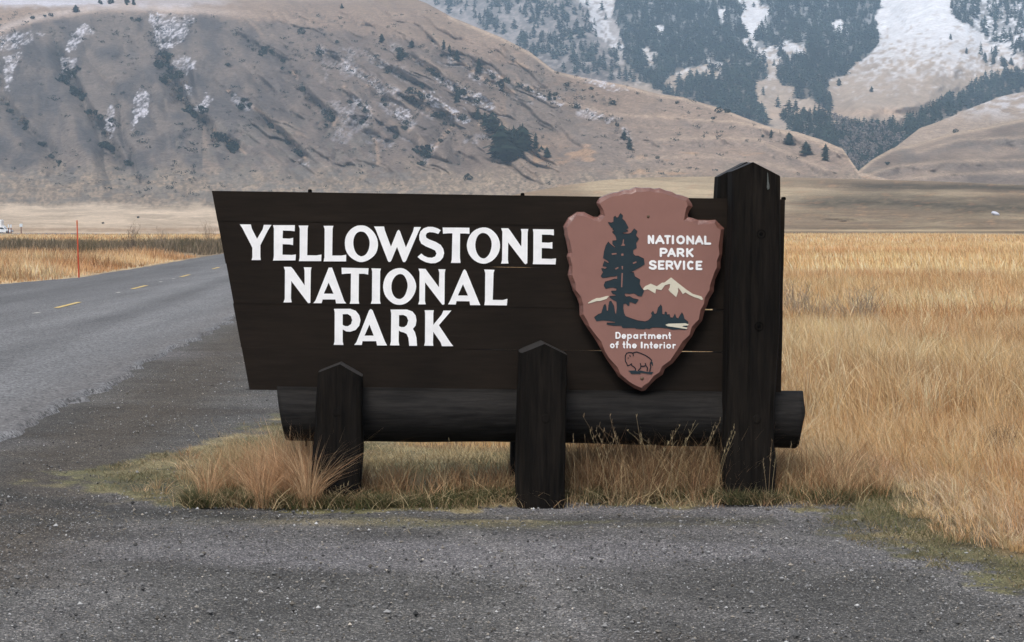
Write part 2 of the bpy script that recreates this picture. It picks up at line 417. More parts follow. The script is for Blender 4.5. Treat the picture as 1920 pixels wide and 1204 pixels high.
# ------------------------------------------------------------------ road
def build_road():
    ys = np.concatenate([np.arange(-20, 8, 2.0), np.arange(8, 60, 0.16), np.geomspace(60, 430, 120)])
    us = np.linspace(0, 1, 61) ** 0.8
    us = 1 - us[::-1]
    us = np.unique(np.concatenate([[0, 0.004], us, [0.985, 0.992, 0.997, 1.0]]))
    U, Y = np.meshgrid(us, ys)
    rag = (fbm(Y * 1.6, Y * 0 + 3, 61, 5) - 0.5) * 0.34 + (fbm(Y * 9, Y * 0 + 5, 62, 3) - 0.5) * 0.10
    xr = road_right(Y) + rag; xl = road_left(Y) + (fbm(Y * 1.2, Y * 0 + 9, 63) - 0.5) * 0.3
    X = xl + (xr - xl) * U
    Z = 0.034 + 0.012 * sstep(20, 12, Y) - 0.065 * (U > 0.999) - 0.05 * (U < 0.001)
    Z = Z + (fbm(X * 2, Y * 2, 12) - 0.5) * 0.006
    lane = (X - road_mid(Y))
    n = fbm(X * 0.8, Y * 0.15, 71)
    base = 0.145 + 0.03 * n
    trk = np.exp(-((lane - 0.95) / 0.38) ** 2) + np.exp(-((lane - 2.55) / 0.38) ** 2) + np.exp(-((lane + 1.0) / 0.4) ** 2) + np.exp(-((lane + 2.5) / 0.4) ** 2)
    base = base * (1 + 0.16 * trk) 
    base = base * (1 - 0.22 * np.exp(-((lane - 1.75) / 0.3) ** 2) - 0.22 * sstep(0.0, -1.0, lane))
    edge = sstep(-0.9, 0.0, X - xr)
    col = np.stack([base, base * 1.0, base * 1.02], -1)
    col = mixc(col, (0.15, 0.14, 0.135), edge * 0.6)
    col = mixc(col, (0.19, 0.19, 0.195), sstep(-0.16, -0.06, X - xr) * (0.2 + 0.7 * (fbm(X * 3, Y * 1.2, 73) > 0.47)))
    me = mesh_np('road', np.stack([X, Y, Z], -1).reshape(-1, 3), grid_faces(len(ys), len(us)).ravel(), np.full((len(ys) - 1) * (len(us) - 1), 4), col.reshape(-1, 3))
    road = tag(link('road', me, M_ASPHALT), kind='structure')
    yel = simple('yellow_road_paint', (0.62, 0.46, 0.19), 0.7, 0.2, 0.25, 6)
    whi = simple('white_road_paint', (0.45, 0.43, 0.40), 0.7, 0.2, 0.2, 6)
    def dash(y0, y1, w, mat, nm, off=0.0):
        n = 8; vs = []; fs = []
        for k in range(n + 1):
            y = y0 + (y1 - y0) * k / n; x = float(road_mid(y)) + off
            j = random.uniform(-0.008, 0.008)
            vs += [(x - w / 2 + j, y, 0.043), (x + w / 2 + j, y, 0.043)]
            if k: fs.append((2 * k - 2, 2 * k - 1, 2 * k + 1, 2 * k))
        pydata(nm, vs, fs, mat, road)
    k = 0
    for y0 in (39.1, 51.0, 63.2, 75.3, 87.5, 99.7):
        dash(y0, y0 + 3.0, 0.115, yel, 'lane_dash'); k += 1
    for y0 in (36.6, 48.0, 57.3, 60.8):
        dash(y0, y0 + 0.5, 0.09, whi, 'lane_marker_patch')
    # side road far to the left
    top = [(-260, 436.4), (26, 436.1), (110, 437.0), (200, 438.3), (410, 438.9), (700, 439.2)]
    bot = [(-260, 443), (26, 441.6), (110, 441.2), (200, 441.0), (410, 440.6), (700, 440.6)]
    vs = [tuple(on_ground(a, b, 0.08)) for a, b in top] + [tuple(on_ground(a, b, 0.08)) for a, b in bot]
    n = len(top)
    me = bpy.data.meshes.new('side_road')
    me.from_pydata(vs, [], [(k, k + 1, n + k + 1, n + k)[::-1] for k in range(n - 1)])
    o = link('side_road', me, simple('far_asphalt', (0.14, 0.14, 0.15), 0.8, 0.2, 0.15, 0.5))
    tag(o, kind='structure')
build_road()

# ------------------------------------------------------------------ hills
GUL = {
 1: [(-10, 140), (0, 160), (20, 205), (60, 250), (95, 285), (115, 325)],
 2: [(100, 60), (110, 95), (120, 130), (145, 170), (165, 210), (195, 250), (215, 290), (237, 335)],
 3: [(285, 25), (305, 90), (325, 150), (345, 195), (372, 222), (400, 250), (425, 265), (455, 292)],
 4: [(420, 50), (467, 77), (500, 95), (530, 115), (567, 167), (593, 197), (627, 222), (612, 250), (600, 270)],
 5: [(430, 175), (480, 210), (515, 240), (560, 285), (572, 305)],
 6: [(600, 95), (647, 120), (700, 153), (722, 175)],
 7: [(600, 130), (640, 167), (673, 197), (697, 217), (677, 233), (700, 267), (705, 300)],
 8: [(690, 165), (717, 190), (743, 220), (773, 232), (743, 257), (708, 302)],
 9: [(690, 100), (707, 117), (753, 143), (787, 160), (807, 173), (793, 193), (837, 213), (887, 230), (907, 247)],
 10: [(730, 165), (760, 187), (807, 213), (847, 230), (827, 253), (793, 300)],
 11: [(740, 90), (760, 103), (800, 130), (840, 157), (873, 180), (912, 200), (925, 233), (950, 300)],
 12: [(800, 85), (823, 103), (873, 130), (893, 147), (927, 167), (993, 187)],
 13: [(850, 95), (887, 113), (920, 140), (960, 160), (1033, 180), (1090, 210), (1157, 230), (1180, 270)],
 14: [(960, 120), (990, 133), (1050, 160), (1107, 183), (1150, 195)],
 15: [(1415, 245), (1450, 262), (1500, 280), (1560, 305)],
}
SIL2 = ([-500, -300, 1e-3, 57, 140, 200, 250, 300, 500, 640, 760, 800, 847, 940, 993, 1040, 1083, 1173, 1237, 1280, 1350, 1447, 1493, 1540, 1580, 1610, 1700],
        [120, 30, -28, -30, -32, -34, -36, -40, -40, -30, -8, 6, 32, 70, 97, 133, 143, 160, 177, 182, 203, 240, 247, 262, 279, 322, 345])
def sil2(x): return np.interp(x, *SIL2)
def rills(px, py):
    """sharp crease (1) to rounded rib (0) following the fall of the slope"""
    b = sstep(340, 520, px)
    wx = (fbm(px * 0.012, py * 0.012, 81, 2) - .5) * 60; wy = (fbm(px * 0.03, py * 0.03, 82, 2) - .5) * 18
    pa = (0.93 * px - 0.37 * py + wx + wy); la = 0.37 * px + 0.93 * py
    pb = (-0.50 * px + 0.866 * py + wx * .6 + wy); lb = 0.866 * px + 0.5 * py
    ra = 1 - np.abs(2 * vnoise(pa * 0.020, la * 0.0035, 83) - 1); rb = 1 - np.abs(2 * vnoise(pb * 0.042, lb * 0.0050, 84) - 1)
    rc = 1 - np.abs(2 * vnoise(pb * 0.10, lb * 0.012, 85) - 1)
    r = ra ** 2.2 * (1 - b) * 0.6 + (rb ** 2.4 * 0.75 + 0.25 * rc ** 2) * b
    return r * sstep(372, 320, py) * sstep(-10, 60, py - sil2(px)) * (1 - 0.75 * sstep(980, 1120, px))
def z2(px, py):
    base = np.interp(py, [-80, -30, 0, 20, 60, 120, 200, 300, 360, 390, 412, 428, 436, 441, 448],
                     [2400, 2000, 1760, 1620, 1520, 1400, 1270, 1120, 1020, 900, 700, 540, 480, 430, 380])
    f = sstep(400, 340, py)
    g = 0
    for k, pts in GUL.items():
        d, s = dist_line(px, py, pts)
        tt = dist_t(px, py, pts)
        wig = 0.75 + 0.5 * fbm(px * 0.03, py * 0.03, 95 + k, 2)
        wd = np.where(s > 0, 34.0, 17.0) * wig * (0.6 + 0.7 * tt)
        amp = {2: 44, 3: 50, 15: 10, 13: 14, 14: 10, 12: 16}.get(k, 32)
        tap = sstep(-0.02, 0.25, tt) * sstep(1.04, 0.86, tt)
        g = g + amp * tap * np.clip(1 - np.sqrt(d * d + 4) / wd, 0, 1) ** 1.35
    for rp in ([(1290, 224), (1380, 229), (1447, 243), (1520, 262), (1570, 285)], [(1230, 262), (1330, 258), (1420, 262), (1480, 290), (1550, 318)]):
        d, s = dist_line(px, py, rp)
        g = g - 15 * np.exp(-(d / 14) ** 2) * np.where(s > 0, 1.0, 0.5) + 8 * np.exp(-((d - 16) / 9) ** 2) * (s > 0)
    q = 1 - 0.55 * sstep(930, 1120, px)
    g = g + 27 * rills(px, py)
    diag = px * 0.030 - py * 0.030; alng = px * 0.006 + py * 0.009
    g = g * (1 - 0.5 * sstep(1000, 1150, px)) + ((fbm(px * 0.012, py * 0.010, 91, 3) - 0.5) * 80 + (fbm(diag, alng, 92, 3) - 0.5) * 46 * sstep(330, 520, px) + (fbm(px * 0.13, py * 0.10, 93) - 0.5) * 6) * q
    return base + g * f + (1 - f) * (fbm(px * 0.02, py * 0.1, 94) - 0.5) * 16 * sstep(440, 425, py)
SNOW2 = [
 [(276, 25), (365, 30), (352, 60), (333, 88), (300, 95), (288, 60)],
 [(158, 43), (176, 58), (152, 78), (132, 98), (120, 92), (134, 65)],
 [(0, 68), (62, 58), (88, 62), (45, 85), (0, 98)],
 [(328, 100), (368, 110), (362, 130), (342, 142), (326, 122)],
 [(266, 166), (279, 180), (278, 210), (243, 245), (250, 215), (253, 180)],
 [(203, 192), (214, 203), (219, 240), (205, 258), (197, 235)],
 [(383, 173), (396, 185), (389, 206), (370, 210), (360, 200), (378, 195)],
 [(8, 105), (42, 98), (24, 140), (18, 170), (8, 168)],
 [(112, 106), (143, 112), (137, 142), (116, 137)],
 [(345, 160), (362, 165), (360, 182), (348, 176)],
 [(868, 163), (902, 175), (930, 200), (915, 207), (885, 200), (863, 180)],
 [(1078, 136), (1132, 146), (1185, 174), (1150, 172), (1100, 155)],
 [(640, 115), (665, 128), (700, 155), (690, 158), (650, 130)],
 [(737, 190), (765, 205), (775, 232), (760, 240), (745, 225)],
 [(660, 180), (690, 195), (702, 218), (690, 225), (672, 200)],
 [(795, 170), (812, 175), (850, 200), (885, 222), (880, 232), (840, 215), (800, 195)],
 [(805, 135), (830, 140), (862, 160), (850, 172), (820, 155)],
 [(905, 127), (920, 130), (925, 142), (905, 138)],
 [(990, 170), (1030, 182), (1060, 197), (1040, 195), (1000, 183)],
 [(1090, 205), (1130, 218), (1150, 228), (1110, 222)],
]
def col2(px, py):
    n = fbm(px * 0.03, py * 0.03, 41); nf = fbm(px * 0.25, py * 0.25, 42, 3); nm = fbm(px * 0.06, py * 0.10, 43)
    grey = mixc((0.100, 0.090, 0.088), (0.172, 0.143, 0.125), sstep(0.3, 0.7, n))
    tan = np.array((0.36, 0.265, 0.20))
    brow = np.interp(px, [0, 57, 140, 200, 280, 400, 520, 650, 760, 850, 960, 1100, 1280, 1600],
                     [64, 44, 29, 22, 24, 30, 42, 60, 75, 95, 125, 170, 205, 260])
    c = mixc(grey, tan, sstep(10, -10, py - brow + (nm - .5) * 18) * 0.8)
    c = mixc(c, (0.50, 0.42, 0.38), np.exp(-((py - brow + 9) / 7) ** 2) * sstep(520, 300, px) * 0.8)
    c = mixc(c, (0.20, 0.150, 0.120), sstep(330, 700, px) * 0.55)
    c = mixc(c, (0.235, 0.175, 0.135), sstep(800, 1050, px) * sstep(90, 200, py) * 0.9)
    c = mixc(c, (0.165, 0.14, 0.125), sstep(0.48, 0.62, fbm(px * 0.008, py * 0.03, 40)) * (px > 950) * 0.6)
    c = mixc(c, tan, sstep(1050, 1300, px) * 0.55)
    # sunlit gully banks get a painted tan line; gully floors hold grey brush
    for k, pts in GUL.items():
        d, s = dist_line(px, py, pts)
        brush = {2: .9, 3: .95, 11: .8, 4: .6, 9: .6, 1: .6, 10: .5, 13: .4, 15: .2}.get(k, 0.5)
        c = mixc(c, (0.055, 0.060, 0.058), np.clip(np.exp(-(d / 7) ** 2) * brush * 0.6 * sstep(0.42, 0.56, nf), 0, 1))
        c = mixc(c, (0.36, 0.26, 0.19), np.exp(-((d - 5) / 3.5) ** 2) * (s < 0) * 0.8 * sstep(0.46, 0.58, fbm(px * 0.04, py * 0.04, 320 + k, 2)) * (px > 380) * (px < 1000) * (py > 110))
    rl = rills(px, py)  # crests painted lighter as highlights, creases darker to sharpen the relief
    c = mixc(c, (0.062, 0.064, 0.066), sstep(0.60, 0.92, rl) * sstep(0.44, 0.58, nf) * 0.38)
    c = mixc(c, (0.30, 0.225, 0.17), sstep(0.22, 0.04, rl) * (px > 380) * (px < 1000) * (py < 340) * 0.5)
    # scrubby lower slope, then pale flats
    c = mixc(c, (0.165, 0.145, 0.125), sstep(0.5, 0.62, nm) * sstep(190, 260, py) * sstep(360, 330, py) * (px > 330) * (px < 700) * 0.6)
    low = sstep(300, 350, py + (n - .5) * 60)
    c = mixc(c, mixc((0.20, 0.16, 0.125), (0.34, 0.265, 0.195), sstep(0.35, 0.65, nf)), low * 0.85)
    gr = sstep(0.46, 0.62, fbm(px * 0.05, py * 0.12, 48)) * sstep(300, 330, py) * sstep(392, 375, py)
    c = mixc(c, (0.17, 0.155, 0.14), gr * 0.6 * (px < 800))
    flat = sstep(376, 392, py + (n - .5) * 22 + (px > 560) * 12)
    c = mixc(c, mixc((0.45, 0.36, 0.27), (0.56, 0.45, 0.34), sstep(0.4, 0.6, fbm(px * 0.01, py * 0.2, 45))), flat)
    c = mixc(c, (0.34, 0.23, 0.15), np.exp(-((py - 431) / 4.0) ** 2) * 0.75 * (nf * 0.8 + 0.4))
    c = mixc(c, (0.44, 0.28, 0.17), sstep(0.6, 0.75, fbm(px * 0.02, py * 0.08, 46)) * (px > 1000) * (py > 270) * 0.6)
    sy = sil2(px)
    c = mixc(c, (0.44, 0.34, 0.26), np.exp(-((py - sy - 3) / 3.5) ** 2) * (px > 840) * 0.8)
    for rp, a_ in (([(1290, 224), (1380, 229), (1447, 243), (1520, 262), (1570, 285)], .7), ([(1230, 262), (1330, 258), (1420, 262), (1480, 290), (1550, 318)], .55), ([(1180, 300), (1300, 292), (1400, 300), (1500, 322)], .4), ([(1040, 190), (1150, 215), (1280, 222)], .5)):
        d, s = dist_line(px, py, rp)
        c = mixc(c, (0.46, 0.35, 0.26), np.exp(-((d) / 3.2) ** 2) * a_ * (0.4 + 0.9 * nf))
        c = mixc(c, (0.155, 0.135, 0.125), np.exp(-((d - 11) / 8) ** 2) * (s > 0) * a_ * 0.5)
    # light snow
    wx = px + (fbm(px * 0.1, py * 0.1, 47) - .5) * 16; wy = py + (fbm(px * 0.1, py * 0.1, 49) - .5) * 16
    streak = 0.5 * fbm((px - 0.6 * py) * 0.06, (0.6 * px + py) * 0.27, 50, 3) + 0.5 * fbm(px * 0.42, py * 0.42, 51, 2)
    snow = np.zeros_like(px)
    for p in SNOW2:
        snow = np.maximum(snow, inpoly(wx, wy, p) * 1.0)
    for k in (7, 8, 9, 10, 11, 12, 13, 6, 5):
        d, s = dist_line(px, py, GUL[k])
        snow = np.maximum(snow, np.exp(-((d - 4) / 5) ** 2) * sstep(0.52, 0.62, fbm(px * 0.035, py * 0.035, 300 + k)) * 0.9)
    snow = np.maximum(snow, sstep(0.5, 0.75, rl) * sstep(0.50, 0.62, fbm(px * 0.02, py * 0.03, 53)) * (px > 600) * (px < 960) * (py > 80) * (py < 270) * 0.55)
    snow = snow * sstep(0.38, 0.66, streak)
    crest = sstep(16, 4, py + (nm - .5) * 22) * sstep(180, 240, px) * sstep(470, 380, px)
    tl = sstep(18, 8, py + (nm - .5) * 12) * sstep(250, 190, px)
    snow = np.maximum(snow, crest * 0.7); snow = np.maximum(snow, tl)
    up = sstep(10, -20, py) * 0.5 * (px < 700)
    snow = np.maximum(snow, up)
    return mixc(c, (0.56, 0.55, 0.60), np.clip(snow, 0, 1) * np.where(snow > 0.93, 0.9, 0.66))

def sheet(name, xs, ybot, top, zf, cf, mat, nrow, back=60):
    t = np.linspace(0, 1, nrow)[:, None]
    yt = top(xs)[None]; yb = ybot(xs)[None]
    px = np.broadcast_to(xs[None], (nrow, len(xs))).copy()
    py = yb + (yt - yb) * t
    Zd = zf(px, py)
    P = at_depth(px, py, Zd)
    C = cf(px, py)
    # far side of the ridge, so that the hill is a body and not a card
    last = P[-1]
    rows = [P]; cols = [C]
    for k in (1, 2, 3):
        q = last.copy(); q[:, 1] += back * k; q[:, 2] -= back * 0.35 * k * (0.6 + 0.4 * k)
        q[:, 0] *= (last[:, 1] + back * k) / last[:, 1]
        rows.append(q[None]); cols.append(C[-1:])
    P = np.concatenate(rows); C = np.concatenate(cols)
    f = grid_faces(P.shape[0], P.shape[1])
    me = mesh_np(name, P.reshape(-1, 3), f.ravel(), np.full(len(f), 4), C.reshape(-1, 3))
    return tag(link(name, me, mat), kind='structure')

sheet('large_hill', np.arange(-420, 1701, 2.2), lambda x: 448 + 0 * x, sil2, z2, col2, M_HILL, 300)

# rolling knolls this side of the hills
SIL1 = ([780, 880, 975, 1060, 1130, 1200, 1330, 1500, 1600, 1750, 1920, 2200, 2600], [400, 384, 363, 348, 338, 333, 331, 333, 336, 340, 347, 352, 362])
def z1(px, py):
    b = np.interp(py, [325, 345, 360, 380, 400, 415, 428, 436, 441, 448], [900, 800, 735, 660, 590, 540, 495, 460, 430, 390])
    return b + (fbm(px * 0.006, py * 0.055, 101) - 0.5) * 60 * sstep(440, 415, py)
def col1(px, py):
    n = fbm(px * 0.004, py * 0.05 - px * 0.0007, 103); nf = fbm(px * 0.05, py * 0.3, 104)
    c = mixc((0.27, 0.20, 0.135), (0.42, 0.33, 0.22), sstep(0.35, 0.6, n))
    # darker sage bands
    for y0, x0, x1, wd, s in ((350, 1560, 2600, 8, .95), (381, 1470, 2600, 17, .98), (415, 1470, 2600, 8, .45), (368, 1600, 2600, 5, .5), (345, 1050, 1400, 6, .35), (427, 1470, 2600, 5, .5)):
        yy = y0 + (px - 1700) * 0.022 + (fbm(px * 0.006, py * 0 + y0, 105) - .5) * 16
        c = mixc(c, (0.065, 0.055, 0.042), np.exp(-((py - yy) / wd) ** 2) * s * sstep(x0 - 60, x0 + 90, px) * (0.6 + 0.6 * nf))
    c = mixc(c, (0.12, 0.095, 0.06), np.exp(-((py - 435.5) / 1.5) ** 2) * 0.7)
    c = mixc(c, (0.55, 0.43, 0.28), np.exp(-((py - 432) / 1.4) ** 2) * 0.6)
    return mixc(c, (0.40, 0.25, 0.15), sstep(0.6, 0.8, nf) * 0.4)
sheet('grassy_knolls', np.arange(780, 2600, 5.0), lambda x: 448 + 0 * x, lambda x: np.interp(x, *SIL1), z1, col1, M_KNOLL, 70, back=40)

# right-hand hills
SIL4 = ([1500, 1560, 1600, 1637, 1673, 1723, 1780, 1850, 1920, 2100, 2600], [360, 345, 328, 298, 278, 268, 250, 237, 222, 200, 190])
SIL5 = ([1600, 1680, 1725, 1747, 1790, 1827, 1880, 1920, 2100, 2600], [330, 275, 240, 233, 216, 200, 180, 172, 140, 110])
def zr(px, py, z0, seed):
    b = np.interp(py, [100, 172, 240, 300, 345, 400], [z0 + 650, z0 + 430, z0 + 220, z0 + 60, z0 - 60, z0 - 200])
    for rp in ([(1590, 338), (1680, 312), (1780, 302), (1920, 300), (2100, 295)], [(1720, 285), (1800, 262), (1920, 258), (2100, 240)]):
        d, s = dist_line(px, py, rp); b = b - 14 * np.exp(-(d / 12) ** 2)
    return b + (fbm(px * 0.012, py * 0.02, seed) - 0.5) * 90 + (fbm(px * 0.04, py * 0.06, seed + 1) - 0.5) * 25
def z4(px, py): return zr(px, py, 1180, 111)
def z5(px, py): return zr(px, py, 1360, 121)
def colr(px, py):
    n = fbm(px * 0.012, py * 0.04, 131); nf = fbm(px * 0.12, py * 0.25, 132)
    c = mixc((0.19, 0.145, 0.115), (0.29, 0.22, 0.17), sstep(0.35, 0.6, n))
    c = mixc(c, (0.17, 0.145, 0.125), sstep(0.55, 0.7, fbm(px * 0.02, py * 0.06, 133)) * 0.6)
    yy = np.interp(px, *SIL4)
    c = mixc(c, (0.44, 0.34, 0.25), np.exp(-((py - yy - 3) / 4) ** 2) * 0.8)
    for rp in ([(1590, 338), (1680, 312), (1780, 302), (1920, 300), (2100, 295)], [(1640, 345), (1760, 328), (1920, 322), (2100, 318)], [(1720, 285), (1800, 262), (1920, 258), (2100, 240)]):
        d, s = dist_line(px, py, rp)
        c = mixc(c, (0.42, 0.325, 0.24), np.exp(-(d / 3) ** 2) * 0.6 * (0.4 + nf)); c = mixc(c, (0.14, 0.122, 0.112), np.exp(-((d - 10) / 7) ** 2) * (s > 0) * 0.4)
    return c
def col5(px, py):
    c = colr(px, py)
    c = mixc(c, (0.42, 0.325, 0.25), 0.6 + 0 * px)
    return mixc(c, (0.62, 0.61, 0.64), sstep(0.4, 0.62, fbm(px * 0.06, py * 0.2, 134)) * sstep(235, 190, py) * 0.75)
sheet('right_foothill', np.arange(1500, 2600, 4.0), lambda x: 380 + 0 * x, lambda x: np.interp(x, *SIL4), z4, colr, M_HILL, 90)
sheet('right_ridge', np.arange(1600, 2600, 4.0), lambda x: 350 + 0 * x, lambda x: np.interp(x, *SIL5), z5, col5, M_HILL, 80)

# the mountain behind
def z3(px, py):
    b = np.interp(py, [-130, 0, 100, 200, 300, 400], [3750, 3100, 2620, 2180, 1900, 1700])
    r = (fbm(px * 0.006, py * 0.006, 141) - 0.5) * 240 + (fbm(px * 0.02, py * 0.02, 142) - 0.5) * 90 + (fbm(px * 0.07, py * 0.07, 143) - 0.5) * 26
    for pts, a, wd in (([(1900, 145), (1800, 185), (1700, 235), (1600, 262)], 70, 26), ([(1420, 20), (1440, 110), (1475, 190), (1560, 260)], 55, 30),
                       ([(1660, -60), (1645, 60), (1590, 140), (1560, 220)], 60, 30), ([(1100, 0), (1150, 60), (1200, 110), (1300, 160)], 45, 24)):
        d, s = dist_line(px, py, pts); r = r + a * np.exp(-(d / wd) ** 2)
    d, s = dist_line(px, py, [(1800, -90), (1760, 20), (1740, 120), (1640, 215)])
    r = r - 130 * np.exp(-(d / 75) ** 2)
    return b + r
FOR = [
 ([(1145, 15), (1165, -60), (1665, -60), (1640, 30), (1643, 92), (1600, 125), (1557, 150), (1556, 205), (1537, 200), (1493, 177), (1457, 140), (1467, 118), (1433, 113), (1437, 140), (1410, 160), (1420, 200), (1450, 236), (1380, 232), (1340, 205), (1280, 183), (1235, 172), (1180, 125), (1160, 70)], 1.0),
 ([(800, -10), (900, -60), (1100, -60), (1110, 30), (1165, 90), (1240, 175), (1173, 158), (1040, 130), (940, 66), (850, 30)], 0.55),
 ([(1778, -60), (1790, 38), (1830, 58), (1870, 85), (1920, 100), (2400, 190), (2400, -60)], 0.8),
 ([(1460, 228), (1480, 213), (1547, 213), (1557, 240), (1613, 233), (1680, 240), (1730, 213), (1760, 190), (1800, 175), (1850, 150), (1905, 138), (2000, 128), (2000, 160), (1920, 175), (1827, 203), (1747, 238), (1700, 285), (1660, 300), (1637, 318), (1600, 340), (1562, 335), (1553, 300), (1545, 275), (1493, 250)], 1.0),
 ([(1460, 185), (1480, 172), (1496, 176), (1500, 205), (1458, 205)], 0.8),
 ([(1840, 95), (1880, 105), (1900, 125), (1850, 125)], 0.5),
]
CLEAR = [
 [(1387, -5), (1447, 15), (1430, 50), (1415, 90), (1398, 80), (1392, 45)],
 [(1403, 97), (1467, 80), (1515, 87), (1513, 110), (1467, 113), (1460, 147), (1437, 160), (1440, 150), (1433, 113)],
 [(1410, 160), (1467, 157), (1493, 177), (1493, 193), (1440, 203), (1423, 200)],
 [(1238, 160), (1255, 143), (1330, 115), (1372, 113), (1350, 150), (1330, 143), (1280, 148), (1262, 175)],
 [(1558, 47), (1577, 35), (1595, 60), (1580, 66)],
 [(1347, 15), (1369, 25), (1362, 40), (1350, 30)],
 [(1063, -20), (1150, -20), (1148, 22), (1140, 60), (1175, 80), (1190, 95), (1155, 93), (1112, 62), (1104, 20)],
 [(1200, 92), (1232, 96), (1230, 110), (1222, 125), (1205, 112)],
 [(1220, 45), (1250, 52), (1245, 70), (1225, 66)],
]
def forest_density(px, py, warp=True):
    if warp:
        px = px + (fbm(px * 0.06, py * 0.06, 151) - .5) * 30; py = py + (fbm(px * 0.06, py * 0.06, 152) - .5) * 24
    d = np.zeros_like(px)
    for p, s in FOR: d = np.maximum(d, inpoly(px, py, p) * s)
    for p in CLEAR: d = np.where(inpoly(px, py, p), 0.04, d)
    return d
def col3(px, py):
    n = fbm(px * 0.02, py * 0.03, 161); nf = fbm(px * 0.14, py * 0.22, 162, 4); nm = fbm(px * 0.05, py * 0.07, 163)
    tan = mixc((0.34, 0.265, 0.205), (0.44, 0.35, 0.275), n)
    alt = sstep(225, 30, py + (nm - .5) * 90)
    s = sstep(0.62 - 0.42 * alt, 0.84 - 0.42 * alt, nf * 0.65 + nm * 0.35)
    s = s * (0.3 + 0.7 * alt)
    # west shoulder is browner with patchy snow
    west = sstep(1240, 1120, px)
    s = s * (1 - 0.8 * west)
    tan = mixc(tan, (0.17, 0.14, 0.13), west * 0.85)
    for p in CLEAR[:1] + CLEAR[6:7]: s = np.where(inpoly(px, py, p), np.maximum(s, 0.75 * sstep(0.3, 0.5, nf)), s)
    top = sstep(95, -10, py) * sstep(1600, 1680, px) * sstep(1840, 1780, px)
    s = np.maximum(s, top)
    low = sstep(200, 240, py)
    s = s * (1 - low * 0.75)
    c = mixc(tan, (0.74, 0.74, 0.77), np.clip(s, 0, 1))
    c = mixc(c, (0.46, 0.32, 0.22), np.exp(-((py - 212) / 9) ** 2) * (px > 1440) * 0.5)
    fo = forest_density(px, py)
    return mixc(c, (0.045, 0.05, 0.05), np.clip(fo, 0, 1) * 0.7 * np.where(fo > 0.9, 1, nf < 0.55))
sheet('snowy_mountain', np.arange(-620, 2620, 4.0), lambda x: 400 + 0 * x, lambda x: -110 - 20 * np.sin(x * 0.002) - 30 * fbm(x * 0.01, x * 0, 171), z3, col3, M_MTN, 200, back=120)

def surface_at(px, py):
    """which hill a picture point lies on, and the point on it"""
    px = float(px); py = float(py); a = np.array([px]); b = np.array([py])
    if px > 980 and py > np.interp(px, *SIL1): z = z1(a, b)
    elif px > 1560 and py > np.interp(px, *SIL4): z = z4(a, b)
    elif px > 1700 and py > np.interp(px, *SIL5): z = z5(a, b)
    elif px < 1610 and py > sil2(px): z = z2(a, b)
    else: z = z3(a, b)
    p = at_depth(a, b, z)[0]
    return Vector(p), float(z[0])

# ------------------------------------------------------------------ trees and bushes
def conifer_arrays(seed, tiers=9, per=7, hgt=1.0):
    r = np.random.default_rng(seed)
    V = []; Fc = []; C = []
    maxr = r.uniform(0.20, 0.31)
    lean = r.uniform(-.03, .03, 2)
    for t in range(tiers):
        f = t / (tiers - 1)
        z = 0.08 + 0.84 * f
        rad = (maxr * (1 - f) ** 0.5 if seed % 2 else maxr * 1.1 * math.sin(math.pi * min(1, 0.2 + f * 0.8)) ** 0.6) * r.uniform(0.7, 1.25) + 0.014
        if f < 0.12: rad *= 0.8
        k = max(4, int(per * (1 - 0.4 * f)))
        for j in range(k):
            a = 2 * math.pi * (j + r.uniform(-.35, .35)) / k + t * 1.3
            R = rad * r.uniform(0.65, 1.2); wd = R * 0.55 + 0.012
            ca, sa = math.cos(a), math.sin(a)
            cx, cy = lean * z
            zz = z + r.uniform(-.02, .02)
            b = len(V)
            V += [(cx, cy, zz + 0.075), (cx + ca * R - sa * wd, cy + sa * R + ca * wd, zz - 0.035 - R * .25),
                  (cx + ca * R * 1.15, cy + sa * R * 1.15, zz - 0.01 - R * .3), (cx + ca * R + sa * wd, cy + sa * R - ca * wd, zz - 0.035 - R * .25)]
            Fc += [(b, b + 1, b + 2), (b, b + 2, b + 3)]
            g = r.uniform(0.6, 1.35)
            for q in (0.75, 1, 1.1, 1): C.append((0.015 * g * q, 0.025 * g * q, 0.019 * g * q))
    b = len(V)
    V += [(lean[0], lean[1], 1.0), (0.02 + lean[0] * .9, lean[1] * .9, 0.88), (-0.012 + lean[0] * .9, 0.018 + lean[1] * .9, 0.88), (-0.012 + lean[0] * .9, -0.018 + lean[1] * .9, 0.88)]
    Fc += [(b, b + 1, b + 2), (b, b + 2, b + 3), (b, b + 3, b + 1)]
    C += [(0.018, 0.029, 0.024)] * 4
    V = np.array(V) ; V *= hgt
    return V, np.array(Fc), np.array(C)
def bush_arrays(seed, n=120, base=(0.026, 0.036, 0.030), wide=0.62):
    r = np.random.default_rng(seed)
    V = []; Fc = []; C = []
    lob = [(r.uniform(-.28, .28), r.uniform(-.28, .28), r.uniform(.35, .6), r.uniform(.24, .40)) for _ in range(4)]
    for j in range(n):
        lx, ly, lz, lr = lob[j % 4]
        d = r.normal(size=3); d /= np.linalg.norm(d); d *= lr * r.uniform(0.45, 1.0) ** 0.5
        p = np.array([lx + d[0] * wide / .5, ly + d[1] * wide / .5, max(0.03, lz + d[2])])
        u = r.normal(size=3); u /= np.linalg.norm(u); v = np.cross(u, r.normal(size=3)); v /= np.linalg.norm(v)
        s = r.uniform(0.07, 0.15)
        b = len(V)
        V += [p - u * s, p + v * s * .8, p + u * s, p - v * s * .7]
        Fc += [(b, b + 1, b + 2), (b, b + 2, b + 3)]
        g = r.uniform(0.55, 1.4)
        C += [tuple(c * g for c in base)] * 4
    return np.array(V), np.array(Fc), np.array(C)
def tri_mesh(name, arr):
    V, Fc, C = arr
    return mesh_np(name, V, Fc.ravel(), np.full(len(Fc), 3), C, smooth=False)
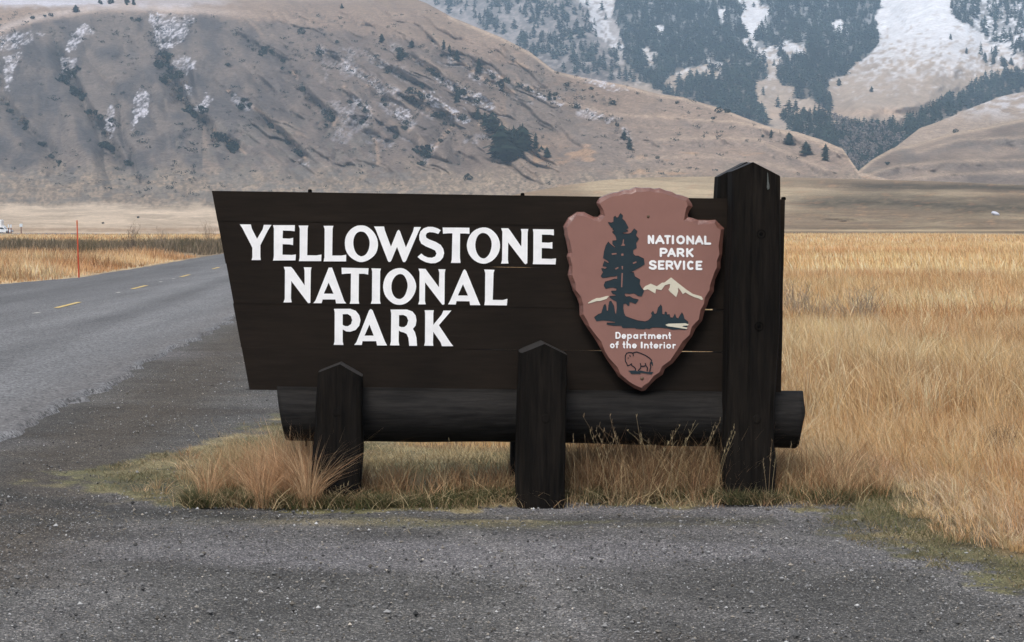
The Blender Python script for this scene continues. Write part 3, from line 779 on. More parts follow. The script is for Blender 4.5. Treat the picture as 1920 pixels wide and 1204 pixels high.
def trunk_mesh(h=0.3, r0=0.022):
    vs = []; fs = []
    n = 6
    for k, (z, r) in enumerate(((-.05, r0 * 1.3), (h * .4, r0), (h, r0 * .6))):
        for j in range(n): vs.append((r * math.cos(j * 2 * math.pi / n), r * math.sin(j * 2 * math.pi / n), z))
    for k in range(2):
        for j in range(n): fs.append((k * n + j, k * n + (j + 1) % n, (k + 1) * n + (j + 1) % n, (k + 1) * n + j))
    me = bpy.data.meshes.new('trunk'); me.from_pydata(vs, [], fs); me.materials.append(M_BARK)
    return me
CON = [tri_mesh('crown', conifer_arrays(s, 11, 8)) for s in range(8)]
for m in CON: m.materials.append(M_FIR)
BUS = [tri_mesh('bush', bush_arrays(100 + s)) for s in range(8)]
BUSP = [tri_mesh('bush', bush_arrays(140 + s, 60, (0.16, 0.125, 0.10))) for s in range(4)]
for m in BUS + BUSP: m.materials.append(M_BUSH)
TRUNK = trunk_mesh(0.75, 0.014)

def put_conifer(px, py, hpx, label, group=None):
    p, z = surface_at(px, py)
    h = hpx * z / F
    o = empty('conifer', p, label, 'tree', group)
    o.rotation_euler = (0, 0, random.uniform(0, 6.28))
    w_ = random.uniform(0.9, 1.35)
    o.scale = (h * w_, h * w_, h)
    a = bpy.data.objects.new('crown', random.choice(CON)); COL.objects.link(a); a.parent = o
    b = bpy.data.objects.new('trunk', TRUNK); COL.objects.link(b); b.parent = o
def put_bush(px, py, hpx, label, group=None, pale=False):
    p, z = surface_at(px, py)
    h = hpx * z / F
    o = bpy.data.objects.new('bush', random.choice(BUSP if pale else BUS)); COL.objects.link(o)
    o.location = p - Vector((0, 0, h * 0.1)); o.rotation_euler = (0, 0, random.uniform(0, 6.28))
    w_ = random.uniform(0.9, 1.3); o.scale = (h * w_, h * w_, h)
    tag(o, label, 'bush', group)

# single trees and bushes that stand apart
SINGLES = [
 ('c', 142, 23, 15, 'lone round dark tree on the left crest of the large hill'),
 ('b', 60, 36, 9, 'small dark bush on the crest left of the lone round tree'),
 ('b', 84, 32, 7, 'low dark bush in the short row beside the lone round crest tree'),
 ('b', 95, 31, 8, 'rightmost dark bush of the short row near the lone crest tree'),
 ('b', 262, 42, 11, 'dark bush just under the crest beside the broad snow patch'),
 ('b', 248, 37, 8, 'smaller dark bush just under the crest left of the snow patch'),
 ('c', 641, 16, 10, 'small round tree alone on the top middle of the large hill'),
 ('b', 493, 106, 16, 'broad grey-green bush high on the middle of the large hill'),
 ('b', 429, 125, 9, 'small dark bush midway between the two long bushy gullies'),
 ('b', 467, 80, 10, 'dark bush high on the slope above the broad grey-green bush'),
 ('b', 565, 64, 15, 'grey bush near the hilltop right of the middle'),
 ('b', 598, 105, 15, 'paired grey bush on the upper slope right of the middle'),
 ('b', 632, 82, 9, 'small dark bush close under the hilltop skyline'),
 ('b', 455, 207, 16, 'dark bush on the mid slope where the snow line ends'),
 ('b', 567, 172, 15, 'dark bush at the head of the third gully'),
 ('b', 624, 228, 24, 'tall dark bush at the bend of the third gully'),
 ('b', 508, 242, 17, 'dark bush low in the fourth gully'),
 ('b', 566, 294, 14, 'dark bush at the mouth of the fourth gully'),
 ('b', 405, 277, 12, 'dark bush on the bare lower slope beside the second gully'),
 ('b', 436, 288, 9, 'small dark bush on the lower slope right of the second gully'),
 ('c', 716, 80, 18, 'grey-green tree on the upper slope above the striped snow'),
 ('c', 813, 80, 18, 'pointed dark conifer standing alone near the upper right shoulder'),
 ('c', 772, 90, 16, 'small conifer left of the lone pointed conifer'),
 ('c', 843, 104, 22, 'pointed dark conifer beside a rounder one on the right shoulder'),
 ('c', 857, 114, 22, 'rounder dark conifer right of its pointed neighbour on the shoulder'),
 ('c', 832, 93, 20, 'pale grey tree behind the pair of dark conifers'),
 ('c', 750, 111, 22, 'dark tree at the head of the long snow streak'),
 ('c', 897, 137, 30, 'slanting dark conifer below the right shoulder'),
 ('c', 857, 192, 26, 'dark conifer in the snowy gully above the big clump'),
 ('b', 783, 190, 28, 'broad dark bush at the corner of the snow patch'),
 ('b', 767, 176, 16, 'smaller dark bush left of the broad one at the snow corner'),
 ('b', 943, 166, 24, 'grey-green bushy tree in the snow streak on the right slope'),
 ('b', 925, 148, 14, 'grey bush left of the bushy tree in the snow streak'),
 ('b', 976, 165, 13, 'round dark bush right of the bushy tree'),
 ('b', 993, 172, 9, 'small dark bush at the end of the snow streak'),
 ('b', 1062, 162, 10, 'round bush alone on the tan spur'),
 ('c', 1030, 188, 18, 'dark conifer alone midway down the tan spur'),
 ('b', 1082, 203, 12, 'dark bush on the tan spur below the lone conifer'),
 ('b', 1108, 169, 8, 'low bush near the snow patch on the spur'),
 ('b', 1150, 197, 14, 'flat-topped dark bush on the tan spur'),
 ('c', 1170, 262, 18, 'upper dark tree of the pair at the foot of the tan spur'),
 ('c', 1181, 280, 24, 'lower dark tree of the pair at the foot of the tan spur'),
 ('b', 1157, 238, 9, 'small dark bush above the pair of trees'),
 ('b', 1270, 195, 7, 'tiny dark bush on the right end of the spur'),
 ('b', 1233, 298, 7, 'tiny dark bush on the orange grass above the sign'),
 ('b', 878, 338, 15, 'dark bush alone on the hill foot above the board'),
 ('b', 793, 296, 30, 'tall dark bush at the foot of the pale gully'),
 ('b', 792, 312, 13, 'small dark bush below the tall one at the pale gully'),
 ('c', 1446, 258, 16, 'small conifer on the low spur right of the post top'),
 ('b', 1430, 258, 7, 'tiny bush left of the small conifer on the low spur'),
 ('c', 1480, 272, 26, 'dark conifer on the low spur, second from its top'),
 ('c', 1511, 291, 28, 'dark conifer midway down the low spur'),
 ('c', 1547, 301, 34, 'tallest conifer near the foot of the low spur'),
 ('b', 1665, 309, 9, 'dark bush alone on the right foothill'),
 ('b', 1792, 249, 9, 'dark bush beside the end of the ravine trees'),
 ('c', 1573, 161, 16, 'lone conifer at the left edge of the snowy slope'),
 ('c', 1634, 173, 12, 'lone small conifer on the lower snowy slope'),
 ('c', 1782, 74, 12, 'lone conifer high on the snowy slope'),
 ('c', 1812, 101, 13, 'small conifer on the snowy slope right of the lone one'),
 ('c', 1883, 126, 20, 'conifer by the right edge on the snowy slope'),
 ('c', 1862, 121, 22, 'conifer in the small group on the right snowy slope'),
 ('c', 1847, 114, 18, 'left conifer of the small group on the right snowy slope'),
 ('b', 1337, 133, 18, 'grey tree alone in the snowy clearing'),
 ('b', 1337, 224, 7, 'low dark bush at the foot of the forest'),
 ('b', 1347, 212, 14, 'grey bare tree at the foot of the forest'),
 ('b', 1362, 212, 12, 'second grey bare tree at the foot of the forest'),
 ('c', 1463, 105, 20, 'lone conifer on the snowy ridge inside the forest'),
 ('c', 1438, 126, 9, 'tiny conifer in the snowy gap of the forest'),
 ('b', 193, 420, 5, 'dark low bush on the flats behind the orange pole'),
 ('b', 258, 409, 5, 'tiny dark bush on the pale flats'),
]
CL = 'conifer in the clump at the hill foot, '
SINGLES += [('c', x, y, h, CL + t) for x, y, h, t in (
 (895, 224, 24, 'smallest at its upper left end'), (909, 236, 28, 'second from its upper left end'), (924, 247, 40, 'pointed one standing above the left side'),
 (930, 292, 50, 'left of the tallest'), (941, 300, 74, 'tallest'), (955, 303, 66, 'just right of the tallest'), (962, 298, 64, 'slender one in the middle'),
 (975, 288, 56, 'broad one right of the middle'), (981, 284, 54, 'last before the gap'), (1004, 279, 32, 'beyond the gap'), (1015, 298, 27, 'low one at the right'),
 (1026, 296, 22, 'lowest at the right end'), (946, 306, 42, 'low one in front'))]
for t, x, y, h, lab in SINGLES:
    (put_conifer if t == 'c' else put_bush)(x, y, h, lab)

def along(pts, t):
    pts = np.array(pts, float); seg = np.hypot(*np.diff(pts, axis=0).T); c = np.concatenate([[0], np.cumsum(seg)])
    s = t * c[-1]; return np.interp(s, c, pts[:, 0]), np.interp(s, c, pts[:, 1])
SIDE = ('upper', 'middle', 'lower')
GNAME = {1: 'leftmost gully', 2: 'long gully left of the snow patches', 3: 'main gully under the broad snow patch', 4: 'crooked gully right of the main one',
         5: 'short gully above the left end of the board', 7: 'pale zigzag gully in the middle', 9: 'snow-edged gully left of the big clump',
         10: 'gully beside the tall dark bush', 11: 'gully above the big conifer clump', 13: 'long shallow gully on the tan spur', 8: 'pale hooked gully', 12: 'thin straight snow streak'}
for k, n, t0, t1, hs in ((1, 13, .25, 1, (9, 17)), (2, 30, .2, 1, (10, 20)), (3, 42, .25, 1, (12, 24)), (4, 16, .1, .9, (8, 16)), (5, 10, .1, 1, (8, 14)),
                         (7, 9, .1, .8, (8, 14)), (8, 7, .1, .8, (8, 15)), (9, 16, .05, .9, (9, 16)), (10, 7, .2, .8, (8, 14)), (11, 20, .05, .8, (9, 17)), (12, 7, 0, 1, (6, 10)), (13, 9, .05, .6, (6, 11))):
    for j in range(n):
        tt = random.uniform(t0, t1); x, y = along(GUL[k], tt); third = SIDE[min(2, int(3 * (tt - t0) / (t1 - t0)))]
        sp = 5 if k not in (2, 3) else 10
        put_bush(x + random.gauss(-2, sp), y + random.gauss(2, 3), random.uniform(*hs) * 0.95, 'dark bush in the ' + third + ' ' + GNAME[k], 'bushes in the ' + third + ' part of the ' + GNAME[k], pale=random.random() < .2)

# masses nobody could count: forest, scrub
def scatter_mesh(name, variants, pts, hgts, mat, wide=(0.9, 1.3), sink=0.05, tint=None):
    Vs = []; Fs = []; Cs = []; off = 0
    for i, (p, h) in enumerate(zip(pts, hgts)):
        V, Fc, C = variants[i % len(variants)]
        a = RNG.uniform(0, 6.28); ca, sa = math.cos(a), math.sin(a); w_ = RNG.uniform(*wide)
        X = (V[:, 0] * ca - V[:, 1] * sa) * h * w_ + p[0]; Y = (V[:, 0] * sa + V[:, 1] * ca) * h * w_ + p[1]; Z = V[:, 2] * h + p[2] - sink * h
        Vs.append(np.stack([X, Y, Z], -1)); Fs.append(Fc + off); off += len(V)
        Cs.append(C * (tint[i] if tint is not None else 1))
    me = mesh_np(name, np.concatenate(Vs), np.concatenate(Fs).ravel(), np.full(sum(len(f) for f in Fs), 3), np.concatenate(Cs), smooth=False)
    return link(name, me, mat)
def forest():
    n = 60000
    x = RNG.uniform(780, 2100, n); y = RNG.uniform(-60, 345, n)
    d = forest_density(x, y)
    patch = 0.35 + 1.0 * sstep(0.42, 0.56, fbm(x * 0.035, y * 0.05, 201))
    keep = RNG.uniform(0, 1, n) < d * 0.27 * np.where(d > 0.9, 1, patch * 0.7)
    x = x[keep]; y = y[keep]
    z = z3(x, y)
    rav = y > 205                      # ravine belt stands nearer, between the foothills
    z = np.where(rav & (x > 1450), np.interp(y, [205, 340], [1900, 1500]), z)
    hid = (x < 1600) & (y > sil2(x) + 6)
    hid |= (x > 1560) & (y > np.interp(x, *SIL4) + 12)
    hid |= (x > 1700) & (y > np.interp(x, *SIL5) + 8)
    x, y, z = x[~hid], y[~hid], z[~hid]
    P = at_depth(x, y, z)
    h = RNG.uniform(13, 27, len(x)) * z / F * np.where(y < 60, 0.85, 1.0)
    tint = RNG.uniform(0.6, 1.5, len(x)) * (0.6 + 1.3 * fbm(x * 0.03, y * 0.04, 203))
    ar = [conifer_arrays(400 + s, 7, 5) for s in range(6)]
    o = scatter_mesh('conifer_forest', ar, P, h, M_FIR, (0.9, 1.4), 0.05, tint)
    tag(o, kind='stuff'); o['label'] = 'dark conifer forest covering the snowy mountain side'
    # bare aspens in the ravine
    n = 700
    x = RNG.uniform(1540, 1720, n); y = RNG.uniform(215, 335, n)
    ok = inpoly(x, y, [(1550, 215), (1600, 235), (1700, 245), (1690, 270), (1640, 300), (1610, 325), (1565, 330), (1580, 270)])
    x, y = x[ok][:150], y[ok][:150]
    z = np.interp(y, [205, 340], [1880, 1480])
    P = at_depth(x, y, z)
    o = scatter_mesh('bare_aspen_thicket', [bush_arrays(300 + s, 40, (0.20, 0.175, 0.165), 0.4) for s in range(3)], P, RNG.uniform(10, 18, len(x)) * z / F, M_BUSH)
    tag(o, kind='stuff'); o['label'] = 'grey leafless thicket among the ravine conifers'
forest()
def scrub():
    n = 12000
    x = RNG.uniform(-200, 1500, n); y = RNG.uniform(25, 372, n)
    g = np.full(n, 1e9)
    for k, pts in GUL.items():
        d, s = dist_line(x, y, pts); g = np.minimum(g, d)
    rl = rills(x, y)
    pr = 0.06 + 0.75 * np.exp(-(g / 11) ** 2) + 0.30 * sstep(.55, .9, rl) + 0.25 * (fbm(x * 0.02, y * 0.02, 211) > 0.55)
    ok = (RNG.uniform(0, 1, n) < pr) & (y > sil2(x) + 3)
    x, y = x[ok], y[ok]
    z = z2(x, y); P = at_depth(x, y, z)
    h = (2.2 + 8.0 * RNG.uniform(0, 1, len(x)) ** 2.2) * z / F * np.where(np.abs(x - 330) < 130, 1.25, 1)
    o = scatter_mesh('hillside_scrub', [bush_arrays(320 + s, 22, (0.035, 0.042, 0.038)) for s in range(5)], P, h, M_BUSH, (1.0, 1.6))
    tag(o, kind='stuff'); o['label'] = 'small scattered brush dotting the large hill'
    # trees on the snow at the top left corner and a line along the west shoulder
scrub()
for j in range(10):
    put_conifer(168 + random.uniform(0, 84), 10 - 0.4 * j + random.uniform(-3, 3), random.uniform(6, 15), 'small dark conifer in the far row on the snowy skyline, top left', 'far conifers on the snowy skyline')

# ------------------------------------------------------------------ haze
hb = MB(); hb.box(-4100, 4100, -4050, 4300, -1.5, 640)
hz, nt, b = newmat('haze')
nt.nodes.remove(b)
pv = N(nt, 'ShaderNodeVolumePrincipled')
pv.inputs['Color'].default_value = (0.52, 0.75, 1.0, 1)
pv.inputs['Density'].default_value = 0.000165
pv.inputs['Anisotropy'].default_value = 0.0
nt.links.new(pv.outputs[0], nt.nodes['Material Output'].inputs['Volume'])
ho = hb.build('haze', hz); tag(ho, kind='stuff')

# ------------------------------------------------------------------ the sign
YAW = 0.045
O = Vector(on_ground(960, 945))
NB = np.array([-math.sin(YAW), math.cos(YAW), 0.0])       # from the front of the sign to its back
UU = np.array([math.cos(YAW), math.sin(YAW), 0.0])
On = np.array(O)
def SP_(px, py, s):
    """point on the sign plane lying s metres behind its front, relative to the sign's base"""
    d = ray(px, py); C0 = np.array([0, 0, CAM_H])
    t = ((On + NB * s - C0) @ NB) / (d @ NB)
    return C0 + d * t[..., None] - On if np.ndim(t) else C0 + d * t - On
def uz(px, py, s):
    p = SP_(px, py, s); return float(p @ UU), float(p[2])
def P3(u, s, z): return tuple(UU * u + NB * s + np.array([0, 0, z]))
SIGN = empty('park_entrance_sign', O, 'large dark brown wooden board sign with white lettering, standing on posts and a log', 'sign')

def wood_material(name, c0, c1, axis, rough=0.6, spec=0.25, bump=0.25):
    m, nt, b = newmat(name); L = nt.links.new
    b.inputs['Roughness'].default_value = rough; b.inputs['Specular IOR Level'].default_value = spec
    tc = N(nt, 'ShaderNodeTexCoord'); mp = N(nt, 'ShaderNodeMapping')
    mp.inputs['Scale'].default_value = (1.2, 8, 14) if axis == 'u' else (14, 14, 1.0)
    L(tc.outputs['Object'], mp.inputs['Vector'])
    n1 = N(nt, 'ShaderNodeTexNoise', Scale=3.0, Detail=8.0, Roughness=0.7, Distortion=0.3); L(mp.outputs[0], n1.inputs['Vector'])
    n2 = N(nt, 'ShaderNodeTexNoise', Scale=1.4, Detail=4.0); L(tc.outputs['Object'], n2.inputs['Vector'])
    r = N(nt, 'ShaderNodeValToRGB'); r.color_ramp.elements[0].position = 0.36; r.color_ramp.elements[1].position = 0.72
    r.color_ramp.elements[0].color = (*c0, 1); r.color_ramp.elements[1].color = (*c1, 1)
    L(n1.outputs['Fac'], r.inputs[0])
    mr = N(nt, 'ShaderNodeMapRange'); mr.inputs['From Min'].default_value = .3; mr.inputs['From Max'].default_value = .7
    mr.inputs['To Min'].default_value = .75; mr.inputs['To Max'].default_value = 1.3; L(n2.outputs['Fac'], mr.inputs['Value'])
    mx = N(nt, 'ShaderNodeMix', data_type='RGBA', blend_type='MULTIPLY'); mx.inputs[0].default_value = 1
    L(r.outputs[0], mx.inputs[6]); L(mr.outputs[0], mx.inputs[7]); L(mx.outputs[2], b.inputs['Base Color'])
    bp = N(nt, 'ShaderNodeBump', Strength=bump, Distance=0.004); L(n1.outputs['Fac'], bp.inputs['Height']); L(bp.outputs[0], b.inputs['Normal'])
    return m
M_PLANK = wood_material('brown_stained_plank', (0.0105, 0.0074, 0.0052), (0.0180, 0.0128, 0.0092), 'u', 0.72, 0.12, 0.25)
M_POST = wood_material('dark_hewn_post', (0.0022, 0.0019, 0.0016), (0.0150, 0.0118, 0.0092), 'z', 0.8, 0.10, 1.0)
M_LOG = wood_material('dark_peeled_log', (0.0045, 0.0042, 0.0040), (0.0230, 0.0210, 0.0195), 'u', 0.7, 0.14, 1.0)
M_WHITE = simple('white_letter_paint', (0.86, 0.86, 0.87), 0.5, 0.3, 0.07, 14)
M_IRON = simple('blackened_bolt', (0.003, 0.003, 0.003), 0.8, 0.03)
M_PLAQUE = simple('reddish_brown_plaque', (0.250, 0.128, 0.106), 0.5, 0.3, 0.05, 9)
M_PLEDGE = simple('plaque_shaded_chipped_edge', (0.175, 0.080, 0.062), 0.3, 0.9, 0.25, 25, 0.5)  # chipped edge coloured darker than the face, painting in its lower bevels' shade
M_TEAL = simple('dark_teal_paint', (0.017, 0.031, 0.040), 0.55, 0.25, 0.08, 20)
M_INK = simple('near_black_blue_line', (0.008, 0.009, 0.015), 0.6, 0.2)
M_CREAM = simple('cream_paint', (0.62, 0.58, 0.47), 0.55, 0.25, 0.05, 30)
M_BRASS = simple('weathered_screw', (0.10, 0.065, 0.04), 0.5, 0.4)

def prism(name, pts, s0, s1, mat, parent, holes=(), inset=None, label=None):
    """outline in photo pixels on the sign plane at depth s0, extruded back to s1; inset px gives a bevelled front edge"""
    loops = [pts] + list(holes)
    fr = [[SP_(x, y, s0) for x, y in lp] for lp in loops]
    V = []; Fc = []
    idx = []
    for lp in fr:
        idx.append([len(V) + k for k in range(len(lp))]); V += [tuple(p) for p in lp]
    n = len(V)
    V += [tuple(np.array(v) + NB * (s1 - s0)) for v in V]
    poly2 = [[Vector((float(p @ UU), float(p[2]), 0)) for p in lp] for lp in fr]
    tris = geometry.tessellate_polygon(poly2)
    for t in tris:
        a, b_, c = [Vector(V[i]) for i in t]
        nn = (b_ - a).cross(c - a)
        t = tuple(t) if nn.dot(Vector(NB)) < 0 else tuple(reversed(t))
        Fc.append(t); Fc.append(tuple(i + n for i in reversed(t)))
    for ii in idx:
        m = len(ii)
        for k in range(m):
            a, b_ = ii[k], ii[(k + 1) % m]
            Fc.append((a, b_, b_ + n, a + n))
    o = pydata(name, V, Fc, mat, parent)
    me = o.data
    import bmesh
    bm = bmesh.new(); bm.from_mesh(me); bmesh.ops.recalc_face_normals(bm, faces=bm.faces); bm.to_mesh(me); bm.free()
    if label: o['label'] = label
    return o
def frm(pts, x0, y0, s): return [(x0 + a / s, y0 + b / s) for a, b in pts]
def smooth_loop(pts, it=1):
    for _ in range(it):
        q = []
        n = len(pts)
        for k in range(n):
            a = pts[k]; b_ = pts[(k + 1) % n]
            q += [(a[0] * .75 + b_[0] * .25, a[1] * .75 + b_[1] * .25), (a[0] * .25 + b_[0] * .75, a[1] * .25 + b_[1] * .75)]
        pts = q
    return pts

# planks
S_PL = 0.29; T_PL = 0.07
def lin(x, xa, ya, xb, yb): return ya + (yb - ya) * (x - xa) / (xb - xa)
top_ = lambda x: lin(x, 397, 357.8, 1472, 374)
sm = [top_, lambda x: lin(x, 408, 414, 1472, 429), lambda x: lin(x, 423, 494, 935, 501), lambda x: lin(x, 437, 569, 1335, 581),
      lambda x: lin(x, 455, 651, 1310, 660), lambda x: lin(x, 467, 731, 1472, 742)]
def edge_x(y): return lin(y, 357.8, 397, 731, 467)
def gap(k, x):
    if k == 3: return np.interp(x, [400, 1200, 1300, 1345, 1472], [0.0, 0.0, 2.4, 2.8, 0.0])
    if k == 4: return np.interp(x, [400, 860, 900, 1120, 1240, 1472], [0.0, 0.0, 1.3, 1.4, 3.2, 0.0])
    if k == 2: return np.interp(x, [400, 905, 925, 985, 1010, 1472], [0.0, 0.0, 0.9, 0.9, 0.0, 0.0])
    return 0.0
JX = [0, 0.4, 1.6, 0.2, 0.9]
for k in range(5):
    xs = list(range(460, 1460, 40))
    yl0 = sm[k](edge_x(357.8 + k * 75)); yl1 = sm[k + 1](edge_x(357.8 + (k + 1) * 75))
    g0 = lambda x: (gap(k, x) / 2 if k > 0 else 0); g1 = lambda x: (gap(k + 1, x) / 2 if k < 4 else 0)
    lft = [(edge_x(yl1) + JX[k], yl1 - g1(430)), (edge_x(yl0) + JX[k], yl0 + g0(430))]
    upper = [(x, sm[k](x) + g0(x)) for x in xs]
    rx = lambda y: lin(y, 374, 1472, 742, 1465)
    rgt = [(rx(sm[k](1470)) - JX[k] * .5, sm[k](1470) + g0(1470)), (rx(sm[k + 1](1470)) - JX[k] * .5, sm[k + 1](1470) - g1(1470))]
    lower = [(x, sm[k + 1](x) - g1(x)) for x in reversed(xs)]
    prism('plank', lft + upper + rgt + lower, S_PL + (0.0, 0.003, 0.001, 0.0035, 0.0015)[k], S_PL + T_PL, M_PLANK, SIGN)

# letters
A_ = (440, 410, 9.6); B_ = (640, 410, 9.6); C_ = (840, 410, 8.727); D_ = (520, 490, 8.727); E_ = (740, 490, 8.727); F_ = (610, 570, 7.385)
LET = [
 ('Y', A_, [(92,103),(290,105),(308,180),(402,365),(505,190),(525,112),(662,113),(600,210),(462,480),(462,690),(470,745),(305,747),(318,695),(318,525),(292,470),(140,175)], [], 0),
 ('E', A_, [(690,118),(1083,118),(1080,228),(1010,220),(868,215),(862,355),(990,360),(1052,345),(1050,478),(990,465),(862,460),(860,650),(1030,655),(1102,645),(1095,752),(690,755),(705,690),(706,180)], [], 0),
 ('L', A_, [(1152,125),(1325,125),(1313,180),(1305,660),(1470,662),(1562,648),(1558,765),(1155,765),(1170,700),(1172,185)], [], 0),
 ('L', A_, [(1600,130),(1777,130),(1762,185),(1755,665),(1920,665),(2008,650),(2005,770),(1600,770),(1617,700),(1620,190)], [], 0),
 ('O', B_, [(355,120),(440,130),(520,180),(590,250),(640,340),(663,450),(650,560),(610,650),(530,720),(450,765),(355,788),(270,765),(180,710),(115,640),(75,560),(62,450),(70,350),(110,260),(180,180),(270,130)],
  [[(355,230),(420,245),(470,300),(505,380),(512,460),(490,570),(440,650),(380,680),(330,675),(270,630),(230,550),(212,450),(222,350),(260,275),(305,240)]], 1),
 ('W', B_, [(588,142),(770,142),(785,215),(893,505),(1005,225),(1030,202),(1055,225),(1162,518),(1290,230),(1310,152),(1435,152),(1390,235),(1165,760),(1145,782),(1115,782),(1098,755),(1002,510),(900,755),(880,778),(850,778),(835,755),(620,200)], [], 0),
 ('S', B_, [(1790,208),(1745,275),(1660,250),(1590,243),(1540,262),(1518,300),(1530,345),(1580,375),(1700,420),(1790,475),(1835,545),(1850,620),(1830,700),(1780,760),(1700,800),(1610,805),(1520,785),(1430,740),(1372,690),(1440,628),(1490,670),(1560,700),(1630,705),(1690,680),(1712,630),(1690,575),(1630,545),(1520,500),(1440,450),(1405,380),(1402,300),(1425,230),(1480,175),(1560,147),(1650,150),(1730,175)], [], 0),
 ('T', C_, [(-88,146),(350,150),(352,250),(290,243),(197,243),(195,640),(205,715),(200,725),(48,725),(62,670),(72,240),(0,240),(-82,248)], [], 0),
 ('O', C_, [(590,140),(680,160),(760,220),(820,300),(852,400),(850,500),(810,600),(740,680),(660,725),(590,742),(500,725),(410,670),(345,590),(310,490),(308,400),(340,300),(400,215),(490,160)],
  [[(580,232),(640,250),(690,310),(717,390),(712,480),(680,580),(620,645),(570,655),(510,625),(465,550),(443,450),(455,350),(490,275),(535,240)]], 1),
 ('N', C_, [(870,158),(985,158),(1020,200),(1200,460),(1205,230),(1192,170),(1315,170),(1303,230),(1298,730),(1270,748),(1250,735),(985,390),(980,670),(990,735),(868,737),(885,680),(890,215)], [], 0),
 ('E', C_, [(1388,172),(1730,178),(1732,275),(1680,265),(1537,262),(1535,390),(1650,395),(1708,385),(1708,492),(1650,485),(1535,482),(1532,655),(1690,660),(1768,652),(1760,750),(1388,745),(1395,690),(1398,230)], [], 0),
 ('N', D_, [(105,92),(225,92),(260,130),(447,395),(445,150),(432,98),(560,100),(548,150),(540,680),(515,688),(495,675),(228,322),(222,610),(235,672),(100,674),(122,610),(125,150)], [], 0),
 ('A', D_, [(590,685),(625,640),(840,105),(895,103),(920,170),(1095,650),(1128,690),(960,690),(950,625),(740,625),(725,685)], [[(840,350),(760,530),(920,532)]], 0),
 ('T', D_, [(1050,105),(1492,115),(1485,218),(1420,205),(1335,205),(1330,640),(1340,695),(1185,695),(1200,640),(1205,200),(1130,202),(1055,210)], [], 0),
 ('I', D_, [(1540,115),(1695,120),(1682,170),(1678,640),(1690,695),(1530,695),(1548,640),(1552,170)], [], 0),
 ('O', E_, [(85,108),(170,125),(250,190),(320,280),(355,390),(345,480),(300,580),(230,660),(150,705),(70,715),(-10,700),(-90,645),(-160,560),(-190,450),(-188,370),(-160,270),(-100,180),(-10,125)],
  [[(80,203),(145,220),(190,290),(215,380),(205,460),(170,560),(110,615),(60,620),(0,590),(-40,520),(-58,420),(-40,320),(10,240)]], 1),
 ('N', E_, [(390,120),(505,125),(540,175),(725,425),(730,185),(715,130),(832,132),(820,185),(815,700),(790,715),(770,700),(498,345),(495,650),(508,705),(385,705),(403,650),(408,180)], [], 0),
 ('A', E_, [(872,705),(905,650),(1120,155),(1145,130),(1172,160),(1380,670),(1402,718),(1235,718),(1225,655),(1012,652),(1000,708)], [[(1118,375),(1035,560),(1200,562)]], 0),
 ('L', E_, [(1465,135),(1635,140),(1618,190),(1605,632),(1770,635),(1845,615),(1835,722),(1468,718),(1478,650),(1482,190)], [], 0),
 ('P', F_, [(120,68),(345,68),(420,95),(470,155),(487,225),(470,300),(420,360),(345,385),(290,380),(240,352),(240,520),(250,568),(115,566),(128,520),(130,120)], [[(240,142),(310,140),(355,170),(372,225),(355,280),(315,308),(275,308),(240,292)]], 0),
 ('A', F_, [(400,568),(430,530),(605,90),(630,70),(655,90),(825,520),(855,575),(715,575),(705,515),(515,515),(505,568)], [[(610,285),(542,440),(670,440)]], 0),
 ('R', F_, [(902,78),(1130,78),(1205,105),(1250,160),(1262,230),(1250,300),(1212,345),(1240,390),(1262,470),(1270,580),(1162,580),(1150,470),(1125,415),(1085,395),(1045,385),(1018,368),(1015,520),(1025,575),(895,573),(908,520),(912,130)], [[(1020,155),(1080,152),(1125,175),(1148,230),(1130,290),(1095,320),(1050,322),(1020,308)]], 0),
 ('K', F_, [(1375,88),(1502,88),(1495,130),(1495,290),(1610,150),(1635,92),(1745,92),(1700,145),(1572,295),(1735,540),(1772,585),(1615,585),(1595,530),(1495,385),(1490,530),(1495,580),(1368,578),(1380,530),(1382,130)], [], 0),
]
for ch, fr_, pts, holes, sm_ in LET:
    p = frm(pts, *fr_); hs_ = [frm(h, *fr_) for h in holes]
    if sm_: p = smooth_loop(p); hs_ = [smooth_loop(h) for h in hs_]
    prism('letter', p, S_PL - 0.003, S_PL + 0.002, M_WHITE, SIGN, hs_, label='white painted capital letter ' + ch)

